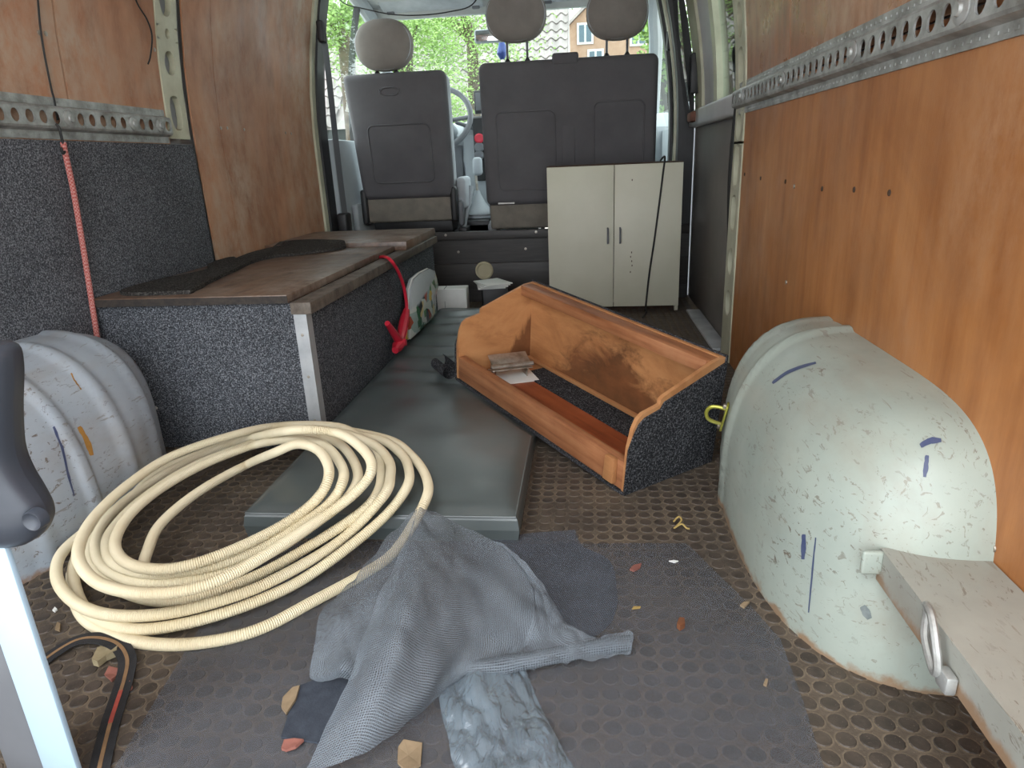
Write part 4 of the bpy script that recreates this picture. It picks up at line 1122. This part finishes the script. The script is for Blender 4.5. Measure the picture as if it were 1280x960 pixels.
# main front drape: rows run from the peak downwards, left to right
sheet_obj([
  [(524, 634, .13), (525, 634, .13), (526, 634, .13), (527, 635, .13), (528, 636, .13)],
  [(500, 690, .115), (522, 690, .13), (548, 675, .12), (580, 668, .10), (612, 674, .085)],
  [(468, 760, .09), (505, 760, .12), (548, 745, .10), (600, 730, .07), (655, 712, .06)],
  [(435, 850, .06), (480, 850, .085), (535, 815, .07), (600, 785, .045), (668, 765, .05)],
  [(405, 915, .03), (455, 905, .055), (530, 865, .05), (570, 835, .03), (650, 815, .02)],
  [(382, 962, .008), (430, 952, .03), (495, 915, .02), (545, 872, .01), (575, 845, .008)],
], 'front_drape', 'mesh', cr, 12, .003, .004)
sheet_obj([
  [(612, 674, .085), (640, 688, .08), (662, 706, .075), (672, 722, .06)],
  [(655, 712, .06), (670, 730, .06), (690, 752, .05), (703, 768, .04)],
  [(668, 765, .05), (690, 775, .045), (715, 785, .04), (735, 795, .03)],
  [(640, 815, .02), (690, 805, .03), (735, 802, .03), (788, 792, .02)],
  [(572, 846, .008), (650, 838, .012), (720, 826, .02), (790, 816, .006)],
], 'right_fold', 'mesh', cr, 12, .003, .010)
sheet_obj([
  [(522, 636, .125), (500, 655, .10), (470, 690, .075), (445, 725, .06)],
  [(510, 680, .10), (478, 720, .09), (440, 745, .075), (404, 760, .05)],
  [(480, 770, .07), (450, 785, .07), (420, 790, .06), (394, 800, .04)],
  [(452, 830, .05), (430, 835, .05), (410, 838, .03), (388, 840, .01)],
  [(440, 850, .03), (425, 852, .025), (410, 852, .015), (390, 848, .005)],
], 'left_fold', 'mesh', cr, 12, .002, .006)
hem = catmull([onz(u, v, z) for u, v, z in ((566, 838, .014), (610, 833, .018), (650, 828, .020), (690, 820, .020), (730, 812, .020), (765, 806, .018), (789, 803, .014))], 8)
rows = []
for a in range(-2, 9):
    an = math.radians(a*30); rows.append([p+Vector((.003*mnoise.noise(p*40), -math.cos(an)*.013*(1+.3*mnoise.noise(p*25)), math.sin(an)*.011*(1+.3*mnoise.noise(p*30)))) for p in hem])
for r in rows:
    for p in r: p.z = max(p.z, .003)
nh = len(rows[0])
MB().loft(rows).build('rolled_hem', 'mesh', cr, smooth=80, uvscale=lambda i, co: (co.x, (i//nh)*.006))
fm = thing('flat_mesh', 'flat dark insect mesh piece spread beside the cushion end', 'mesh', onz(700, 730, 0))
sheet_obj([
  [(560, 676, .006), (600, 674, .006), (640, 669, .006), (680, 665, .005), (719, 662, .004)],
  [(570, 690, .006), (610, 690, .006), (650, 690, .006), (700, 686, .005), (728, 682, .004)],
  [(580, 720, .006), (625, 715, .006), (670, 712, .006), (720, 706, .005), (763, 702, .004)],
  [(600, 760, .006), (650, 755, .006), (690, 752, .006), (735, 750, .005), (772, 748, .004)],
  [(620, 800, .006), (665, 800, .006), (705, 798, .006), (745, 795, .005), (766, 775, .004)],
], 'mesh_piece', 'mesh_flat', fm, 6, .001)
pg = thing('polythene_bag', 'flat crinkled clear polythene bag sticking out under the mesh', 'bag', onz(625, 900, 0))
def crinkle(rows, name, parent, jig):
    return sheet_obj(rows, name, 'poly', parent, 18, jig, .008)
crinkle([
  [(545, 850, .004), (572, 838, .012), (600, 834, .016), (630, 832, .014), (656, 836, .004)],
  [(550, 885, .004), (580, 872, .014), (612, 868, .020), (645, 866, .014), (672, 874, .004)],
  [(560, 920, .004), (590, 905, .015), (625, 900, .020), (660, 898, .014), (686, 908, .004)],
  [(565, 950, .004), (600, 940, .015), (636, 934, .020), (672, 928, .014), (704, 938, .004)],
  [(580, 985, .004), (615, 975, .014), (650, 970, .018), (690, 962, .012), (722, 965, .004)],
], 'bag_film', pg, .002)
# dark felt offcut under the mesh
mb = MB(); pts = [onz(u, v, .0) for u, v in ((372, 862), (432, 838), (448, 872), (398, 932), (352, 925))]
mb.prism([(p.x, p.y) for p in pts], 2, .0025, .0055); tag(mb.build('felt_offcut', 'felt', smooth=0), 'blue-black felt offcut tucked beneath the left mesh fold', 'felt')

# ------------------------------------------------------------------ strap
st = thing('webbing_strap', 'black webbing strap with a tan and coral centre stripe on the floor', 'strap', onz(150, 830, 0))
path = [(40, 838, .004), (70, 815, .006), (98, 800, .012), (125, 798, .016), (148, 806, .014), (159, 824, .010), (156, 848, .006), (146, 880, .005), (138, 905, .004), (128, 945, .004), (118, 990, .004)]
pp = catmull([onz(u, v, z) for u, v, z in path], 10)
def ribbon(ps, wd, lift):
    L, R_ = [], []
    for i, p in enumerate(ps):
        t = (ps[min(i+1, len(ps)-1)]-ps[max(i-1, 0)]).normalized(); nrm = Vector((-t.y, t.x, 0)).normalized()
        L.append(p+nrm*wd/2+Vector((0, 0, lift))); R_.append(p-nrm*wd/2+Vector((0, 0, lift)))
    return L, R_
def ribbon_solid(ps, wd, lift, th):
    L, R_ = ribbon(ps, wd, lift); mb = MB()
    L2 = [p-Vector((0, 0, th)) for p in L]; R2 = [p-Vector((0, 0, th)) for p in R_]
    n = len(ps); mb.add(L+R_+R2+L2, [])
    for i in range(n-1):
        for a in range(4):
            b = (a+1) % 4; mb.f.append((a*n+i, a*n+i+1, b*n+i+1, b*n+i))
    return mb
ribbon_solid(pp, .025, .001, .0016).build('webbing', 'webbing', st, smooth=50)
ribbon_solid(pp[:66], .005, .0018, .0006).build('centre_stripe', 'tan', st, smooth=50)
ribbon_solid(pp[65:81], .0055, .0018, .0006).build('coral_stripe', 'redstripe', st, smooth=50)
ribbon_solid(pp[80:], .005, .0018, .0006).build('centre_stripe', 'tan', st, smooth=50)

# ------------------------------------------------------------------ crumbs on the floor
def flake(name, px, mat, label, cat, z=.0035, th=.002, curl=.004):
    ps = [onz(u, v, z) for u, v in px]; c = sum(ps, Vector())/len(ps); n = len(ps)
    top = [p+Vector((0, 0, th+curl*((p-c).length/.02)*(.5+.5*math.sin(i*2)))) for i, p in enumerate(ps)]
    bot = [p-Vector((0, 0, 0)) for p in ps]
    mb = MB().add(top+bot+[c+Vector((0, 0, th)), c], [(i, (i+1) % n, n+(i+1) % n, n+i) for i in range(n)]+[(i, (i+1) % n, 2*n) for i in range(n)]+[(n+i, n+(i+1) % n, 2*n+1) for i in range(n)])
    tag(mb.build(name, mat, smooth=0), label, cat, 'crumbs on the van floor')
flake('foam_scrap', [(117, 832), (124, 818), (136, 810), (150, 812), (148, 820), (134, 826), (124, 834)], 'foam', 'cream foam scrap beside the webbing strap', 'foam', .003, .010)
flake('coral_flake', [(131, 845), (137, 836), (150, 837), (146, 846), (140, 853)], 'coral', 'coral paper flake inside the curve of the strap', 'flake', .003, .002)
flake('coral_flake', [(158, 858), (163, 853), (166, 860), (162, 865)], 'coral', 'tiny coral flake just outside the strap', 'flake', .003, .002)
flake('wood_chip', [(352, 886), (354, 874), (366, 861), (375, 859), (370, 876), (358, 894)], 'paper', 'pale wood chip beside the felt offcut', 'wood chip', .006, .003, .002)
flake('red_leaf', [(352, 938), (356, 928), (368, 925), (380, 927), (370, 936), (358, 940)], 'coral', 'curled reddish leaf below the felt offcut', 'leaf', .006, .003)
flake('paper_scrap', [(498, 936), (505, 928), (528, 930), (526, 958), (510, 968), (497, 955)], 'paper', 'torn cream paper scrap between mesh and polythene', 'paper', .003, .002, .003)
flake('dry_leaf', [(787, 713), (792, 708), (802, 705), (800, 711), (792, 715)], 'coral', 'dry reddish leaf flake beside the flat mesh', 'leaf', .003, .002)
flake('brown_crumb', [(846, 785), (849, 778), (855, 778), (856, 785), (850, 789)], 'brown', 'brown crumbly leaf ball on the grey film', 'leaf', .003, .009, .002)
flake('straw_bit', [(790, 762), (792, 759), (801, 759), (800, 761)], 'straw', 'short straw bit on the grey film', 'straw', .003, .002, 0)
flake('straw_bit', [(836, 702), (842, 701), (848, 702), (843, 704)], 'white', 'pale sliver near the film corner by the arch', 'straw', .003, .002, 0)
flake('wood_chip', [(925, 758), (930, 754), (937, 754), (930, 761)], 'paper', 'wood chip at the foot of the right wheel arch', 'wood chip', .003, .003, .001)
flake('wood_chip', [(954, 857), (957, 850), (960, 851), (958, 859)], 'paper', 'small wood chip on the lower film edge', 'wood chip', .003, .003, .001)
flake('white_crumb', [(66, 764), (69, 760), (72, 763), (69, 766)], 'white', 'white crumb on the floor left of the coil', 'crumb', .002, .003, 0)
flake('white_crumb', [(69, 788), (72, 779), (76, 781), (75, 790)], 'paper', 'beige crumb on the floor below the white one', 'crumb', .002, .003, 0)
ps = catmull([onz(u, v, z) for u, v, z in ((842, 652, .006), (848, 646, .012), (852, 650, .010), (846, 657, .006), (843, 660, .008), (852, 655, .012), (858, 660, .006), (862, 661, .005))], 5)
tag(MB().tube(ps, .0018, 6).build('yellow_string', 'straw'), 'curly yellow string on the studded floor beside the arch', 'string')

# ------------------------------------------------------------------ grip post near the rear left
gp = thing('grip_post', 'white metal post topped by a dark grey moulded grip', 'post', (-.64, .555, 0))
PY = .555
def postx(u, v): return ony(u, v, PY)
a = postx(20, 690); x1 = a.x-.012; x0 = x1-.046
MB().span((x0, PY, 0), (x1, PY+.008, .34), .002).build('white_face', 'body_w', gp)
MB().span((x0-.06, PY+.008, 0), (x0+.01, PY+.02, .34), .002).build('shaded_side', 'mid_pl', gp)  # darker grey puts the shadow on the post's left face into its colour
gr = []
prof = [(436, -40, -12, .016), (446, -48, -2, .022), (476, -52, 1, .025), (520, -54, 0, .026), (570, -54, 3, .027), (600, -54, 14, .028), (625, -54, 31, .028), (645, -54, 43, .028), (662, -52, 46, .026), (678, -46, 38, .02), (688, -38, 22, .012)]
rows = []
for v, ul, ur, dp in prof:
    l, r = ony(ul, v+ (0), PY-.006), ony(ur, v, PY-.006); c = (l+r)/2; rx = (r-l).length/2; row = []
    for k in range(25):
        an = 2*math.pi*k/24; ca, sa = math.cos(an), math.sin(an)
        row.append(Vector((c.x+math.copysign(abs(ca)**.8, ca)*rx, PY+.01+math.copysign(abs(sa)**.8, sa)*dp, (l.z+(r.z-l.z)*(.5+.5*ca)))))
    rows.append(row)
cols = [catmull(list(cc), 4) for cc in zip(*rows)]; out = [list(r) for r in zip(*cols)]
g = MB().loft(out); n = 25; m_ = len(out)
g.f.append(tuple(range(n-1))); g.f.append(tuple((m_-1)*n+k for k in range(n-1)))
g.build('grip', 'grip', gp, smooth=70)
q = ony(40, 652, PY-.012); b = MB().lathe([(.0115, .010), (.011, .001), (.010, -.001), (.009, .0), (.006, .002), (.001, .003)], (q.x, q.y, q.z), 'Y', 20); b.build('socket', 'grip', gp)

# ------------------------------------------------------------------ outside
def pantile():
    n = 8; mb = MB(); rows = []
    for yy in (0, .36):
        rows.append([Vector((.22*k/n, yy, .035*math.sin(2*math.pi*k/n)+(.03 if yy == 0 else 0))) for k in range(n+1)])
    rows = [[p-Vector((0, 0, .02)) for p in rows[0]]]+rows
    mb.loft(rows); return mb
tp = pantile().build('roof_tile', 'tile', None, smooth=60); tile_me = tp.data; bpy.data.objects.remove(tp)
shed = thing('tiled_shed', 'low shed with a grey pantile roof in front of the van', 'building', (-3.5, 16, -.62))
MB().span((-9, 15.4, -.62), (-.5, 21, 1.55)).build('shed_wall', 'shedwall', shed, smooth=0)
EZ, EY, SL = 1.58, 15.0, math.radians(38)
ln = 4.6
MB().add([(-9.2, EY, EZ-.06), (-.35, EY, EZ-.06), (-.35, EY+ln*math.cos(SL), EZ-.06+ln*math.sin(SL)), (-9.2, EY+ln*math.cos(SL), EZ-.06+ln*math.sin(SL)),
          (-9.2, EY+2*ln*math.cos(SL), EZ-.06), (-.35, EY+2*ln*math.cos(SL), EZ-.06)], [(0, 1, 2, 3), (3, 2, 5, 4), (0, 3, 4), (1, 5, 2)]).build('roof_slab', 'tile', shed, smooth=0)
Rs = Matrix.Rotation(SL, 4, 'X')
cols_ = [-6.75+.22*i for i in range(6)]+[-4.54+.22*i for i in range(19)]
for x in cols_:
    for j in range(12):
        o = bpy.data.objects.new('roof_tile', tile_me); COL.objects.link(o); o.parent = shed
        o.matrix_basis = shed.matrix_world.inverted() @ Matrix.Translation(Vector((x, EY+.36*j*math.cos(SL), EZ+.36*j*math.sin(SL)))) @ Rs
HY = 34.0
def hpx(u, v): return ony(u, v, HY)
hs_ = thing('gabled_house', 'orange house with a pale gable and white framed windows behind the shed', 'building', (hpx(765, 50).x, HY+4, -.62))
L_, A_, R__ = hpx(690, 54), hpx(764, -22), hpx(838, 54)
MB().prism([(L_.x, -.62), (R__.x, -.62), (R__.x, R__.z), (A_.x, A_.z), (L_.x, L_.z)], 1, HY, HY+8).build('wall', 'brick', hs_, smooth=0)
for a, b in ((L_, A_), (R__, A_)):
    dx = .3 if a is R__ else -.3
    MB().add([(a.x+dx, HY-.15, a.z-.25), (b.x, HY-.15, b.z+.05), (b.x, HY+8.2, b.z+.05), (a.x+dx, HY+8.2, a.z-.25), (a.x+dx, HY-.15, a.z-.1), (b.x, HY-.15, b.z+.22), (b.x, HY+8.2, b.z+.22), (a.x+dx, HY+8.2, a.z-.1)],
             [(0, 1, 2, 3), (4, 5, 6, 7), (0, 1, 5, 4), (3, 2, 6, 7), (0, 3, 7, 4), (1, 2, 6, 5)]).build('roof_slope', 'tile', hs_, smooth=0)
for u0, v0, u1, v1 in ((724, 31, 739, 53), (737, 64, 752, 82), (790, 34, 806, 55)):
    a, b = hpx(u0, v1), hpx(u1, v0)
    wn = MB().span((a.x-.1, HY-.06, a.z-.1), (b.x+.1, HY-.01, b.z+.1)).build('window', 'headliner', hs_, smooth=0)
    xm_ = (a.x+b.x)/2
    for xa_, xb_ in ((a.x, xm_-.05), (xm_+.05, b.x)):
        MB().span((xa_, HY-.09, a.z), (xb_, HY-.065, b.z)).build('pane', simple('house_pane', (58, 80, 90), (50, 70, 80), 2, .2), wn, smooth=0)
def tree(name, c, rad, n, leafmat, label, size=.11, flat=1.0):
    c = Vector(c); root = thing(name, label, 'tree', (c.x, c.y, -.62), 'trees outside'); mb = MB()
    cl = []
    for _ in range(26):
        d = Vector((random.gauss(0, 1), random.gauss(0, 1), random.gauss(0, 1))).normalized()*random.random()**.4
        cl.append((c+Vector((d.x*rad[0], d.y*rad[1], d.z*rad[2])), random.uniform(.22, .42)*rad[0]))
    for i in range(n):
        cc, cr_ = random.choice(cl); d = Vector((random.gauss(0, 1), random.gauss(0, 1), random.gauss(0, 1)))*cr_*.55
        p = cc+d; a = Vector((random.gauss(0, 1), random.gauss(0, 1), random.gauss(0, .5))).normalized(); b = a.orthogonal().normalized()
        b = Matrix.Rotation(random.random()*6.28, 3, a) @ b; s = size*random.uniform(.6, 1.3)
        mb.add([p-a*s, p+b*s*.45, p+a*s, p-b*s*.45], [(0, 1, 2, 3)])
    tag(mb.build('foliage', leafmat, root, smooth=0), None, None, None, 'stuff')
    tr = MB(); tr.tube([Vector((c.x, c.y, -.62)), Vector((c.x+.05, c.y, c.z-rad[2]*.6)), c], [.14, .10, .05], 10); tr.build('trunk', 'bark', root)
    for k in range(6):
        e = cl[k][0]; MB().tube([Vector((c.x+.04, c.y, c.z-rad[2]*.5)), (c+e)/2, e], [.05, .03, .012], 6).build('branch', 'bark', root)
def at(u, v, y): return ony(u, v, y)
p = at(505, 75, 11); tree('leafy_tree', p, (1.15, 1.0, 1.2), 15000, 'leaf', 'light green leafy tree outside the windscreen before the shed roof', .028)
p = at(585, 25, 13); tree('leafy_tree', p, (1.5, 1.0, .8), 6000, 'leaf', 'thin pale green tree crown above the shed roof', .032)
p = at(625, 95, 12.5); tree('leafy_tree', p, (.8, .6, .7), 1800, 'leaf', 'sparse young tree in front of the pantile roof', .03)
p = at(424, 22, 9.5); tree('leafy_tree', p, (.5, .5, .5), 4000, 'leaf', 'small green tree outside the driver door window', .03)
p = at(925, 15, 12); tree('leafy_tree', p, (1.5, 1.4, 1.9), 15000, 'leaf2', 'dense green tree outside the sliding door window', .045)
p = at(832, 60, 12); tree('leafy_tree', p, (.5, .5, 1.2), 3500, 'leaf', 'narrow green shrub seen past the right door pillar', .05)
# grey wheelie bin outside the driver window
p = at(424, 165, 8.0)
bn_ = thing('wheelie_bin', 'dark grey wheelie bin outside the driver door window', 'bin', (p.x, 8.0, -.62))
mb = MB().box((p.x, 8.0, .0+.05), (.58, .6, 1.34), .03, fn=lambda q: (q.x*(1+.12*q.z), q.y*(1+.12*q.z), q.z)); mb.build('body', 'shedwall', bn_)
MB().box((p.x, 7.98, .76), (.68, .72, .08), .03).build('lid', 'black', bn_)
for s in (-.25, .25):
    MB().lathe([(.1, -.03), (.1, .03), (.02, .035)], (p.x+s, 8.28, -.52), 'X', 16).build('wheel', 'rubber', bn_)
